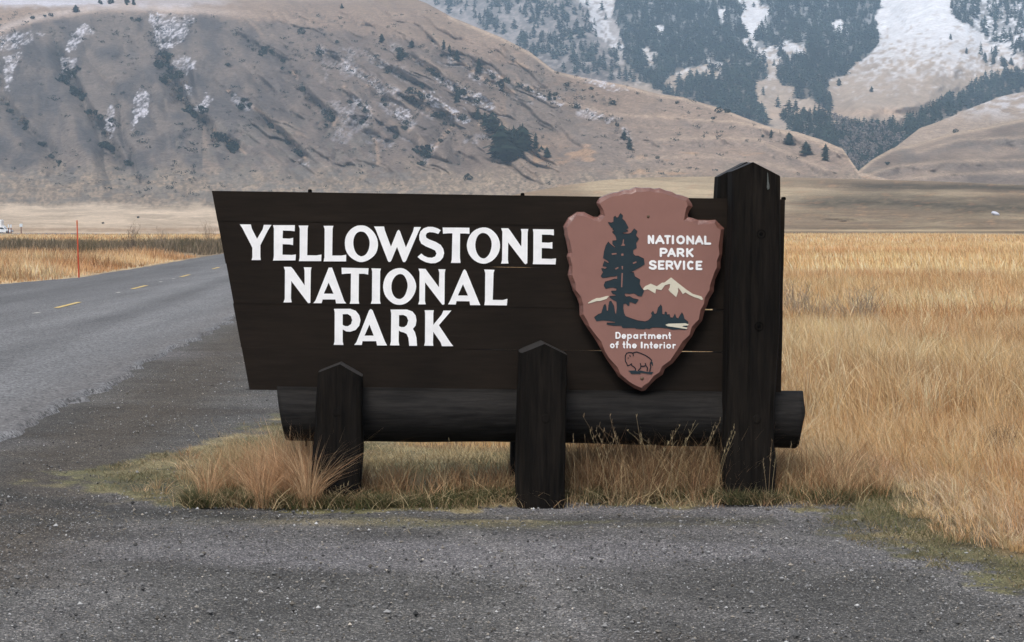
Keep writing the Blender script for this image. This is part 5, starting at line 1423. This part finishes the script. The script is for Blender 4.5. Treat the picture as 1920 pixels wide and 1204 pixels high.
X, Y = region(26000, 1.2, 5.2, 7.0, 15.0, lambda X, Y: md(X, Y) & (X < meadow_x(Y) + 1.1)); m = len(X)
parts.append(blades(X, Y, RNG.uniform(.06, .24, m) * np.clip((X - meadow_x(Y)) / 0.5 + .4, .4, 1), RNG.uniform(.002, .0034, m), RNG.uniform(.4, 1.5, m), RNG.normal(3.3, 1.1, m), np.tile([(0.72, 0.54, 0.38)], (m, 1)) * RNG.uniform(.65, 1.15, m)[:, None], seg=3))
SC_ = [tuple(v) for v in STRAW] + [(0.80, 0.66, 0.42), (0.50, 0.34, 0.18), (0.56, 0.44, 0.30)]
X, Y = region(1050, 1.2, 7.5, 7.5, 15.5, md); parts.append(bunches(X, Y, 70, .06, .34, .0036, SC_, lean=(.2, 1.2), edge=True))
X, Y = region(2000, -1.6, 11, 15.5, 30, md); parts.append(bunches(X, Y, 36, .08, .48, .0075, SC_))
X, Y = region(3200, -3, 18, 30, 65, md); parts.append(bunches(X, Y, 12, .16, .52, .018, SC_, seg=2))
# seed-headed stems rising above the meadow
X, Y = region(2600, 1.2, 7, 9.5, 28, md); m = len(X)
parts.append(blades(X, Y, RNG.uniform(.38, .58, m) * np.clip((X - meadow_x(Y)) / 0.9, 0.4, 1), RNG.uniform(.0016, .003, m), RNG.uniform(.05, .5, m), RNG.uniform(0, 6.28, m), np.tile([(0.80, 0.67, 0.45)], (m, 1)) * RNG.uniform(.7, 1.1, m)[:, None], seg=3))
grass_object('meadow_grass', parts, 'tall straw-coloured meadow grass to the right of and behind the sign')

# low green and straw turf on the verge, and lying straw on the strip before the sign
parts = []
def vg(X, Y):
    nz = (fbm(X * 4, Y * 4, 9) - 0.5) * 0.9
    a = (X - shoulder_x(Y) + nz > 0.08) & (Y - 0.27 * sstep(-0.35, 0.1, X) + nz * 0.9 > 11.42)
    b = (X > meadow_x(Y) - 0.6 + nz * .5) & (Y < 14) & (Y > 8)
    return (a | b) & (X < meadow_x(Y) + 0.3)
X, Y = region(200000, -3.3, 3.6, 8.2, 19, vg); m = len(X)
dens = fbm(X * 2.5, Y * 2.5, 741)
k = RNG.uniform(0, 1, m) < sstep(0.36, 0.56, dens) * 0.75 + 0.25
X, Y = X[k], Y[k]; m = len(X)
g = sstep(0.35, 0.65, fbm(X * 1.7, Y * 1.7, 5))
c = mixc((0.115, 0.112, 0.058), (0.40, 0.31, 0.19), np.clip(g * .6 + RNG.uniform(-.2, .7, m), 0, 1)) * RNG.uniform(0.7, 1.2, m)[:, None]
parts.append(blades(X, Y, RNG.uniform(0.012, 0.045, m), RNG.uniform(.003, .006, m), RNG.uniform(0.5, 2.2, m), RNG.uniform(0, 6.28, m), c, seg=2))
# dark green growth along the foot of the sign
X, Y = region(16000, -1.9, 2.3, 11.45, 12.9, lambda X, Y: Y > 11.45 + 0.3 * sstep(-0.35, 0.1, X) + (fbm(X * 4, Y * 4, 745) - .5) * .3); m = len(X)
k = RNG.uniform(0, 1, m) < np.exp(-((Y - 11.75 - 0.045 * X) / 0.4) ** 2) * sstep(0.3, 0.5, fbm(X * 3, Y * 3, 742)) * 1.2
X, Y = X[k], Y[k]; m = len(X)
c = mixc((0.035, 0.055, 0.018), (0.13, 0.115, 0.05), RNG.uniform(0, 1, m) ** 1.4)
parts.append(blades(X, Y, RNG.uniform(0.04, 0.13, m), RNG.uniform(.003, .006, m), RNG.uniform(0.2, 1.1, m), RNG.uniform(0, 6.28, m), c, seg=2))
# green blades at the meadow's near edge
X, Y = region(9000, 2.0, 3.6, 8.4, 11.8, lambda X, Y: (np.abs(X - meadow_x(Y) + 0.18 + (fbm(X * 3, Y * 3, 744) - .5) * .6) < 0.2) & (fbm(X * 2.2, Y * 2.2, 743) > .46)); m = len(X)
c = mixc((0.085, 0.105, 0.045), (0.28, 0.235, 0.13), RNG.uniform(0, 1, m))
parts.append(blades(X, Y, RNG.uniform(0.02, 0.08, m), RNG.uniform(.003, .006, m), RNG.uniform(0.3, 1.2, m), RNG.uniform(0, 6.28, m), c, seg=2))
grass_object('verge_turf', parts, 'short green and straw turf round the foot of the sign')

# brown weeds and dry stalks between the posts
parts = []
def foot(X): return 11.47 + 0.20 * sstep(-0.4, 0.0, X) + 0.14 * np.exp(-((X - 0.18) / 0.22) ** 2)
n = 30000; X = RNG.uniform(-1.95, 2.05, n); Y = foot(X) + np.abs(RNG.normal(0, .22, n)) + (fbm(X * 2.2, X * 0, 746) - .5) * .42
k = fbm(X * 6, Y * 6, 747) > 0.42; X = X[k]; Y = Y[k]; m = len(X)
c = np.array([(0.07, 0.085, 0.035), (0.10, 0.10, 0.05), (0.19, 0.15, 0.08), (0.36, 0.28, 0.16), (0.13, 0.12, 0.06)])[RNG.choice(5, m, p=(.26, .24, .2, .12, .18))] * RNG.uniform(.7, 1.2, m)[:, None]
parts.append(blades(X, Y, RNG.uniform(.02, .12, m) * (0.5 + fbm(X * 3, Y * 3, 748)), RNG.uniform(.003, .006, m), RNG.uniform(.3, 1.6, m), RNG.uniform(0, 6.28, m), c, seg=2))
n = 420; X = RNG.uniform(-2.0, 2.1, n); Y = foot(X) + RNG.uniform(-.05, .35, n)
parts.append(blades(X, Y, RNG.uniform(.08, .26, n), RNG.uniform(.003, .005, n), RNG.uniform(.9, 2.6, n), RNG.uniform(0, 6.28, n), np.tile([(0.55, 0.44, 0.26)], (n, 1)) * RNG.uniform(.6, 1.15, n)[:, None], seg=4))
def weeds(cx, cy, sx, sy, n, h, cols, lean=(0.05, 0.45), wdt=0.0034, dirm=None, test=None):
    rr_ = np.sqrt(RNG.uniform(0, 1, n)) * (0.75 + 0.5 * RNG.uniform(0, 1, n)); aa_ = RNG.uniform(0, 6.28, n)
    X = cx + rr_ * np.cos(aa_) * sx * 1.1; Y = cy + rr_ * np.sin(aa_) * sy * 1.1
    cl_ = fbm(X * 6, Y * 6, 755) > 0.40; X = X[cl_]; Y = Y[cl_]; n = len(X)
    if test is not None:
        k_ = test(X, Y); X, Y = X[k_], Y[k_]
    n = len(X)
    edge_ = 1 - 0.45 * np.clip(np.hypot((X - cx) / (sx * 1.35), (Y - cy) / (sy * 1.35)), 0, 1) ** 2
    c = np.array(cols)[RNG.integers(0, len(cols), n)] * RNG.uniform(0.7, 1.25, n)[:, None]
    d = RNG.uniform(0, 6.28, n) if dirm is None else np.arctan2(Y - cy, X - cx) + RNG.normal(0, 0.5, n)
    H = h * RNG.uniform(0.4, 1.2, n) * (0.55 + 0.9 * fbm(X * 3.5, Y * 3.5, 750)) * edge_
    return blades(X, Y, H, wdt * RNG.uniform(0.6, 1.5, n), RNG.uniform(*lean, n), d, c, seg=3)
BRN = [(0.30, 0.18, 0.10), (0.22, 0.13, 0.075), (0.40, 0.27, 0.15), (0.16, 0.10, 0.06), (0.50, 0.38, 0.22)]
ORG = [(0.46, 0.27, 0.14), (0.36, 0.20, 0.10), (0.56, 0.38, 0.21), (0.26, 0.15, 0.085)]
TUF = [(0.62, 0.40, 0.24), (0.52, 0.31, 0.17), (0.70, 0.50, 0.31), (0.40, 0.24, 0.13)]
PAL = [(0.52, 0.42, 0.25), (0.44, 0.34, 0.19), (0.36, 0.27, 0.15)]
parts.append(weeds(0.85, 12.35, 0.75, 0.45, 6500, 0.44, BRN, lean=(.1, .9)))
parts.append(weeds(-0.45, 12.1, 0.7, 0.3, 2600, 0.29, BRN + ORG, lean=(.1, .8)))
parts.append(weeds(0.8, 12.0, 0.55, 0.25, 2400, 0.36, BRN, lean=(.2, 1.0)))
parts.append(weeds(1.85, 12.3, 0.42, 0.5, 3600, 0.30, PAL + ORG, lean=(.2, .9)))
parts.append(weeds(0.3, 13.7, 2.0, 0.9, 7000, 0.10, PAL, lean=(.4, 1.2)))
parts.append(weeds(-1.6, 13.0, 0.45, 0.8, 4200, 0.26, PAL, lean=(.2, .8)))
# the rusty tuft at the left end, fanned outwards
k_ = 46; bx = RNG.normal(-1.42, .19, k_); by = RNG.normal(12.0, .26, k_)
parts.append(bunches(np.clip(bx, -1.85, -1.2), np.clip(by, 11.55, 12.6), 75, .05, .44, .0028, TUF, lean=(.15, 1.2)))
k_ = 26; parts.append(bunches(RNG.uniform(-1.32, -1.08, k_), RNG.uniform(11.75, 12.5, k_), 55, .05, .46, .0026, TUF + BRN, lean=(.05, .7)))
k_ = 60; parts.append(bunches(RNG.uniform(-1.9, 2.4, k_), RNG.uniform(11.75, 12.5, k_), 45, .05, .26, .003, PAL + BRN + TUF, lean=(.2, 1.3)))
k_ = 60; parts.append(bunches(RNG.uniform(0.35, 1.6, k_), RNG.uniform(11.9, 12.6, k_), 55, .05, .42, .003, BRN, lean=(.1, .9)))
k_ = 34; parts.append(bunches(RNG.uniform(1.5, 2.5, k_), RNG.uniform(11.9, 13.2, k_), 55, .05, .34, .003, PAL + TUF, lean=(.2, 1.1)))
k_ = 22; parts.append(bunches(RNG.uniform(-2.4, -1.5, k_), RNG.uniform(12.0, 14.5, k_), 30, .05, .13, .003, PAL + TUF, lean=(.4, 1.6)))
parts.append(weeds(-1.35, 11.6, 0.5, 0.12, 900, 0.20, PAL + BRN, lean=(0.5, 1.4)))
parts.append(weeds(0.4, 11.62, 1.5, 0.1, 1000, 0.13, PAL + BRN, lean=(0.5, 1.6)))
n = 500; X = RNG.uniform(-3.2, 3.0, n); Y = 10.2 + 1.25 * RNG.uniform(0, 1, n) ** .5
parts.append(blades(X, Y, np.full(n, .012), RNG.uniform(.0025, .004, n), RNG.uniform(3, 12, n), RNG.uniform(0, 6.28, n), np.tile([(0.42, 0.34, 0.2)], (n, 1)) * RNG.uniform(.5, 1.1, n)[:, None], seg=1))
grass_object('dry_weeds', parts, 'brown dry weeds and rusty tufts growing under the log and between the posts')
# seed-headed stalks standing in front of the log
def stalks(spots):
    V = []; Fc = []; C = []
    def strip(p0, p1, w0, w1, c):
        p0 = np.array(p0); p1 = np.array(p1); b = len(V)
        V.extend([p0 - [w0, 0, 0], p0 + [w0, 0, 0], p1 + [w1, 0, 0], p1 - [w1, 0, 0]]); Fc.append((b, b + 1, b + 2, b + 3)); C.extend([c] * 4)
    for x, y, h, ln in spots:
        base = on_ground(x, 952 - 8 * random.random()); base[1] = 11.62 + random.uniform(-.05, .05)
        base[0] = (x - 960) / F * 11.7
        c = random.choice([(0.36, 0.28, 0.17), (0.28, 0.20, 0.12), (0.42, 0.34, 0.2)])
        prev = base.copy(); n = 13
        for k in range(1, n + 1):
            t = k / n; q = base + np.array([ln * h * t ** 1.8, 0.0, h * t])
            strip(prev, q, 0.0010 * (1 - t * .4), 0.0010 * (1 - t * .5), c); prev = q
            if t > 0.62 and random.random() < .8:
                for s_ in random.sample((-1, 1, -.6, .7, 1, -1, 0.3), 3):
                    e = q + np.array([s_ * random.uniform(.002, .018) * (1.35 - t), random.uniform(-.01, .01), random.uniform(.005, .03)])
                    strip(q, e, 0.0005, 0.0009, c)
    me = bpy.data.meshes.new('seed_stalks'); me.from_pydata([tuple(v) for v in V], [], Fc)
    a = me.color_attributes.new('Col', 'FLOAT_COLOR', 'POINT')
    a.data.foreach_set('color', np.concatenate([np.array(C), np.ones((len(C), 1))], 1).astype(np.float32).ravel())
    o = tag(link('seed_stalks', me, M_GRASS), kind='stuff'); o['label'] = 'pale seed-headed grass stalks standing in front of the log'
sp_ = [(1080 + 18 * k + random.uniform(-8, 8), 0, random.uniform(0.38, 0.50), random.uniform(-0.8, 0.5)) for k in range(15)]
sp_ += [(x, 0, h, l) for x, h, l in ((1152, .52, -.35), (1168, .53, -.15), (1210, .52, -.1), (1262, .51, .25), (1300, .50, .3), (1115, .47, -.6), (1345, .42, .25), (1440, .38, .05), (1447, .32, .1), (1436, .26, -.1),
                                       (1478, .4, .2), (1470, .36, .1), (596, .2, .3), (606, .24, -.05), (612, .23, .1), (600, .12, 1.4), (560, .35, -.2), (532, .45, .1), (508, .5, -.1), (490, .48, -.2), (455, .5, -.35), (430, .48, -.5), (830, .38, .1))]
stalks(sp_)

# grass and brush on the far side of the road
parts = []
def lf(X, Y): return (X < road_left(Y) - 0.15 - 0.5 * fbm(X, Y, 761)) & inview(X, Y, 1.2, 3)
X, Y = region(90000, -45, -13, 44, 108, lf, 1.3); m = len(X)
clump = fbm(X * 0.5, Y * 0.5, 762); edge = np.clip((road_left(Y) - X) / 2.0, 0.3, 1)
H = 0.62 * RNG.uniform(.5, 1.2, m) * (0.5 + 0.9 * clump) * edge
c = straw(X, Y, m, 40) * np.array([0.98, 0.95, 1.0]) * np.where(fbm(X * .3, Y * .3, 763) > 0.62, 0.6, 1.0)[:, None]
parts.append(blades(X, Y, H, RNG.uniform(.015, .035, m), RNG.uniform(.05, .5, m), RNG.uniform(0, 6.28, m), c, seg=2))
X, Y = region(26000, -110, -18, 180, 400, lf); m = len(X)
parts.append(blades(X, Y, RNG.uniform(.2, .5, m), RNG.uniform(.08, .16, m), RNG.uniform(.05, .5, m), RNG.uniform(0, 6.28, m), straw(X, Y, m, 41, sc=.3), seg=1))
grass_object('roadside_grass', parts, 'straw-coloured grass bank on the far side of the road')
parts = []
X, Y = region(60000, -62, -17, 104, 182, lambda X, Y: lf(X, Y) & (fbm(X * .10, Y * .07, 771) > 0.47)); m = len(X)
c = np.array([(0.15, 0.12, 0.085), (0.21, 0.165, 0.115), (0.12, 0.105, 0.065), (0.32, 0.25, 0.17)])[RNG.integers(0, 4, m)] * RNG.uniform(.7, 1.25, m)[:, None]
parts.append(blades(X, Y, 0.85 * RNG.uniform(.3, 1.1, m) * (0.45 + 0.9 * fbm(X * .2, Y * .1, 772)), RNG.uniform(.03, .07, m), RNG.uniform(.05, .5, m), RNG.uniform(0, 6.28, m), c, seg=2))
grass_object('brush_belt', parts, 'dark brown belt of brush beyond the roadside grass')

# bare shrubs and sagebrush
def twig_shrub(name, loc, h, w_, n, cols, label, cat='bush', group=None):
    V = []; Fc = []; C = []
    def strip(p0, p1, w0, w1, c):
        b = len(V); V.extend([p0 - [w0, 0, 0], p0 + [w0, 0, 0], p1 + [w1, 0, 0], p1 - [w1, 0, 0]]); Fc.append((b, b + 1, b + 2, b + 3)); C.extend([c] * 4)
    for j in range(n):
        c = np.array(random.choice(cols)) * random.uniform(.7, 1.3)
        a = random.uniform(0, 6.28); r = random.uniform(0.1, 1) * w_
        p = np.array([random.gauss(0, w_ * .15), random.gauss(0, w_ * .15), -.02]); e = np.array([math.cos(a) * r, math.sin(a) * r, h * random.uniform(.5, 1)])
        q = p * .4 + e * .6 + np.array([random.gauss(0, .04), 0, 0]) * h
        th = h * 0.006
        strip(p, q, th, th * .7, c); strip(q, e, th * .7, th * .3, c)
        for _ in range(5):
            s = p + (e - p) * random.uniform(.4, 1); f = s + np.array([random.gauss(0, .09), random.gauss(0, .09), random.uniform(.02, .16)]) * h
            strip(s, f, th * .45, th * .5, c)
    me = bpy.data.meshes.new(name); me.from_pydata([tuple(v) for v in V], [], Fc)
    at_ = me.color_attributes.new('Col', 'FLOAT_COLOR', 'POINT')
    at_.data.foreach_set('color', np.concatenate([np.array(C), np.ones((len(C), 1))], 1).astype(np.float32).ravel())
    o = link(name, me, M_GRASS); o.location = loc
    return tag(o, label, cat, group)
def gp(px, py): return Vector(on_ground(px, py))
SAGE = [(0.27, 0.23, 0.17), (0.36, 0.29, 0.22), (0.42, 0.33, 0.25), (0.19, 0.17, 0.12)]
twig_shrub('sagebrush', gp(1535, 618), 0.62, 0.38, 45, SAGE, 'sparse grey sagebrush just right of the tall post, in the meadow')
twig_shrub('sagebrush', gp(1490, 612), 0.8, 0.4, 45, SAGE, 'sparse grey sagebrush half hidden by the tall post')
twig_shrub('sagebrush', gp(1612, 622), 0.72, 0.62, 75, SAGE, 'larger grey sagebrush, rightmost of the three behind the tall post')
twig_shrub('dry_shrub', gp(1878, 880), 0.34, 0.16, 50, [(0.14, 0.10, 0.06), (0.22, 0.15, 0.09)], 'dark dry shrub low in the meadow at the right edge')
twig_shrub('dry_shrub', gp(1775, 640), 0.28, 0.2, 40, SAGE, 'small dark shrub in the open meadow right of the sagebrush')
twig_shrub('dry_shrub', gp(1740, 720), 0.3, 0.3, 50, SAGE, 'greyish dead plant in the middle of the meadow')
twig_shrub('bare_shrub', gp(247, 479), 1.9, 0.7, 22, [(0.2, 0.16, 0.12), (0.14, 0.11, 0.085)], 'thin leafless shrub on the far roadside, taller')
twig_shrub('bare_shrub', gp(303, 470), 1.6, 0.9, 22, [(0.26, 0.21, 0.16)], 'pale leafless shrub on the far roadside, right of the taller one')
twig_shrub('bare_shrub', gp(390, 458), 2.4, 1.3, 22, [(0.26, 0.21, 0.16)], 'pale leafless shrub on the far roadside beside the board edge')
for k, (x, y, h) in enumerate(((340, 472, .9), (352, 471, 1.1), (368, 470, .8), (150, 487, 1.0), (165, 486, 1.2))):
    twig_shrub('dry_shrub', gp(x, y), h, h * .8, 60, [(0.10, 0.09, 0.05), (0.15, 0.12, 0.08)], 'low dark shrub in the brush beyond the road', group='low dark shrubs beyond the road')

# ------------------------------------------------------------------ gravel stones
def gravel():
    oct_ = np.array([(1, 0, 0), (0, 1, 0), (-1, 0, 0), (0, -1, 0), (0, 0, 1), (0, 0, -1)], float)
    of = np.array([(0, 1, 4), (1, 2, 4), (2, 3, 4), (3, 0, 4), (1, 0, 5), (2, 1, 5), (3, 2, 5), (0, 3, 5)])
    X = []; Y = []
    a = RNG.uniform(-1, 1, 60000); y = 7.0 + 5.2 * RNG.uniform(0, 1, 60000); X.append(a * (y * 0.27 + .3)); Y.append(y)
    y = RNG.uniform(11.5, 26, 26000); X.append(RNG.uniform(-6, -1.2, 26000)); Y.append(y)
    X = np.concatenate(X); Y = np.concatenate(Y)
    c = ground_color(X, Y)
    cl = fbm(X * 1.2, Y * 1.2, 801)
    k = (RNG.uniform(0, 1, len(X)) < c[:, 3] ** 2 * (0.25 + 0.9 * cl) + 0.02) & (X > np.where(Y > 12, road_right(Y) + .1, -99)) & inview(X, Y)
    X, Y = X[k], Y[k]; n = len(X)
    s = np.minimum(RNG.lognormal(math.log(0.0034), 0.50, n), 0.020)
    V = oct_[None] * RNG.uniform(.6, 1.3, (n, 6, 1)) * s[:, None, None]
    ang = RNG.uniform(0, 6.28, n); ca, sa = np.cos(ang)[:, None], np.sin(ang)[:, None]
    x = V[..., 0] * ca - V[..., 1] * sa; y = V[..., 0] * sa + V[..., 1] * ca; z = V[..., 2] * .7
    P = np.stack([x + X[:, None], y + Y[:, None], z + s[:, None] * .35 - 0.004], -1)
    Fc = (of[None] + (np.arange(n) * 6)[:, None, None]).reshape(-1, 3)
    g = np.clip(RNG.lognormal(math.log(0.14), 0.55, n), 0.03, 0.6)
    tint = np.where(RNG.uniform(0, 1, n)[:, None] < 0.2, [[1.1, 1.0, .86]], [[1, 1, 1]])
    C = np.repeat((g[:, None] * tint), 6, 0)
    me = mesh_np('gravel_stones', P.reshape(-1, 3), Fc.ravel(), np.full(len(Fc), 3), C, smooth=False)
    o = tag(link('gravel_stones', me, M_STONE), kind='stuff'); o['label'] = 'loose grey gravel on the pull-out in front of the sign'
gravel()

# ------------------------------------------------------------------ roadside things
def marker_pole():
    base = gp(148, 522.5); D = base.y
    top = at_depth(144.3, 413.5, D)
    dx = top[0] - base.x; h = top[2]
    t = empty('marker_pole', base, 'thin orange-red snow pole standing at the far edge of the road', 'pole')
    n = 8; V = []; Fc = []
    for k, (f, r) in enumerate(((-.06, .026), (0, .026), (0.55, .023), (1.0, .019), (1.004, .012))):
        for j in range(n): a = 2 * math.pi * j / n; V.append((dx * f + r * math.cos(a), r * math.sin(a), h * f))
        if k:
            for j in range(n): Fc.append(((k - 1) * n + j, (k - 1) * n + (j + 1) % n, k * n + (j + 1) % n, k * n + j))
    pydata('rod', V, Fc, simple('orange_red_paint', (0.50, 0.075, 0.03), 0.5, .3, .12, 3), t, True)
    V = []; Fc = []
    for k, f in enumerate((0.93, 0.985)):
        for j in range(n): a = 2 * math.pi * j / n; V.append((dx * f + .024 * math.cos(a), .024 * math.sin(a), h * f))
    for j in range(n): Fc.append((j, (j + 1) % n, n + (j + 1) % n, n + j))
    pydata('band', V, Fc, simple('paler_orange_band', (0.55, 0.16, 0.05), 0.5, .3), t, True)
marker_pole()

M_CARW = simple('white_car_paint', (0.75, 0.76, 0.77), 0.3, .5)
M_GLASS = simple('dark_car_glass', (0.03, 0.035, 0.04), 0.1, .6)
M_TYRE = simple('tyre_rubber', (0.015, 0.015, 0.015), 0.8, .2)
M_CHROME = simple('grey_trim', (0.2, 0.2, 0.21), 0.35, .5)
def loft(name, secs, mat, parent, y0, y1, bev=0.08):
    """side profile polygon (x, z) given depth in y with narrowed sides"""
    n = len(secs); V = []; Fc = []
    cx = sum(x for x, z in secs) / n; cz = sum(z for x, z in secs) / n
    for y, k in ((y0, .93), (y0 + bev, 1.0), (y1 - bev, 1.0), (y1, .93)):
        V += [(cx + (x - cx) * (1 - (1 - k) * .35), y, cz + (z - cz) * k) for x, z in secs]
    for q in range(3):
        for j in range(n): Fc.append((q * n + j, q * n + (j + 1) % n, (q + 1) * n + (j + 1) % n, (q + 1) * n + j))
    Fc.append(tuple(reversed(range(n)))); Fc.append(tuple(3 * n + j for j in range(n)))
    o = pydata(name, V, Fc, mat, parent)
    import bmesh
    bm = bmesh.new(); bm.from_mesh(o.data); bmesh.ops.recalc_face_normals(bm, faces=bm.faces); bm.to_mesh(o.data); bm.free()
    return o
def wheel(par, x, y, r=0.34, w_=.2):
    for nm, rr, mt, off in (('tyre', r, M_TYRE, 0), ('rim', r * .55, M_CHROME, -.012)):
        V = []; Fc = []; n = 20
        for k, (q, yy) in enumerate(((0.0, -w_ / 2 + off), (.9, -w_ / 2 + off), (1, -w_ / 4), (1, w_ / 4), (.9, w_ / 2 - off), (0, w_ / 2 - off))):
            for j in range(n): a = 2 * math.pi * j / n; V.append((x + rr * q * math.cos(a), y + yy, r + rr * q * math.sin(a)))
            if k:
                for j in range(n): Fc.append(((k - 1) * n + j, (k - 1) * n + (j + 1) % n, k * n + (j + 1) % n, k * n + j))
        if nm == 'tyre': wh = pydata('wheel', V, Fc, mt, par, True)
        else: pydata('rim', V, Fc, mt, wh, True)
def car():
    D = 452.0
    nose = at_depth(23.5, 430, D)[0]
    t = empty('parked_car', (nose - 4.75, D, 0.1), 'white sedan on the far side road, its front half showing at the left edge', 'car')
    # x runs to the nose at 4.75
    loft('body', [(0.05, .32), (0, .62), (.08, .9), (1.0, .96), (3.3, .93), (4.3, .84), (4.72, .72), (4.75, .45), (4.62, .28), (4.3, .24), (.5, .24)], M_CARW, t, -.88, .88)
    loft('cabin', [(.75, .94), (1.25, 1.36), (1.6, 1.43), (2.5, 1.43), (2.85, 1.36), (3.45, .93)], M_CARW, t, -.74, .74)
    for pts in ([(1.0, .97), (1.36, 1.32), (1.95, 1.36), (1.95, .97)], [(2.03, .97), (2.03, 1.36), (2.6, 1.34), (3.15, .96)]):
        for y in (-.755, .755): pydata('side_window', [(x, y, z) for x, z in pts] + [(x, y * .97, z) for x, z in pts], [(0, 1, 2, 3), (4, 5, 6, 7), (0, 1, 5, 4), (1, 2, 6, 5), (2, 3, 7, 6), (3, 0, 4, 7)], M_GLASS, t)
    pydata('windscreen', [(2.90, -.6, 1.355), (3.49, -.66, .955), (3.49, .66, .955), (2.90, .6, 1.355)], [(0, 1, 2, 3)], M_GLASS, t)
    for x in (.95, 3.75):
        for y in (-.8, .8): wheel(t, x, y)
    for y in (-.62, .62): pydata('headlight', [(4.745, y - .16, .6), (4.745, y + .16, .6), (4.735, y + .16, .72), (4.735, y - .16, .72), (4.70, y - .16, .6), (4.70, y + .16, .6), (4.70, y + .16, .72), (4.70, y - .16, .72)], [(0, 1, 2, 3), (0, 1, 5, 4), (1, 2, 6, 5), (2, 3, 7, 6), (3, 0, 4, 7)], M_CHROME, t)
    b = MB(); b.box(4.66, 4.80, -.8, .8, .36, .5); b.build('front_bumper', M_CHROME, t)
car()
def camper():
    D = 470.0; r = at_depth(5.0, 412, D)
    t = empty('camper_van', (r[0] - 6.4, D, 0.1), 'tall white boxy camper behind the white sedan at the left edge', 'camper van')
    H = r[2] - .1
    loft('box_body', [(0, .55), (0, H - .1), (.15, H), (6.2, H), (6.4, H - .15), (6.4, .55)], M_CARW, t, -1.1, 1.1)
    loft('cab', [(6.42, .5), (6.42, 1.9), (6.55, 1.9), (7.1, 1.35), (7.2, .5)], M_CARW, t, -.95, .95)
    for x0, x1 in ((.7, 1.9), (3.2, 4.6)):
        b = MB(); b.box(x0, x1, -1.13, -1.105, 1.6, 2.2); b.build('window', M_GLASS, t)
    for x in (1.2, 6.0):
        for y in (-.95, .95): wheel(t, x, y, .38, .24)
camper()
def road_sign(px, ytop, ybot, wpx, hpx, label, group=None):
    D = 430.0; k = D / F
    p = at_depth(px, ytop, D)
    t = empty('road_sign', (p[0], D, 0), label, 'sign', group)
    w_ = wpx * k; h = hpx * k; z1_ = p[2]
    b = MB(); b.box(-w_ / 2, w_ / 2, -.03, 0, z1_ - h, z1_); b.build('sign_panel', simple('pale_sign_face', (0.62, 0.66, 0.70), .5, .3), t)
    b = MB(); b.box(-.09, .09, .005, .16, -.2, z1_ - .05); b.build('sign_post', simple('reddish_post', (0.16, 0.07, 0.05), .8, .1), t)
road_sign(39.4, 419.6, 434, 5.6, 5.8, 'small pale square sign on a reddish post beside the far side road')
road_sign(15.8, 421.0, 430, 2.4, 6.0, 'narrow pale sign behind the nose of the white sedan, left of a pair')
road_sign(20.4, 421.0, 430, 2.6, 6.0, 'narrow pale sign behind the nose of the white sedan, right of a pair')
def pale_rock():
    p, z = surface_at(1866, 404)
    k = z / F
    import bmesh
    bm = bmesh.new(); bmesh.ops.create_icosphere(bm, subdivisions=3, radius=1)
    for v in bm.verts:
        n_ = float(fbm(np.array([v.co.x * 1.3 + 5]), np.array([v.co.z * 1.3 + v.co.y]), 900)[0])
        v.co *= 0.85 + .3 * n_
        v.co.x *= 7.6 * k; v.co.y *= 4 * k; v.co.z = v.co.z * 3.9 * k - v.co.x * 0.25
    me = bpy.data.meshes.new('boulder'); bm.to_mesh(me); bm.free()
    o = link('boulder', me, simple('pale_blue_grey_stone', (0.50, 0.52, 0.60), .6, .3, .15, .8)); o.location = p + Vector((0, 0, 3.4 * k))
    tag(o, 'pale blue-grey boulder lying on the distant grassy slope at right', 'boulder')
pale_rock()
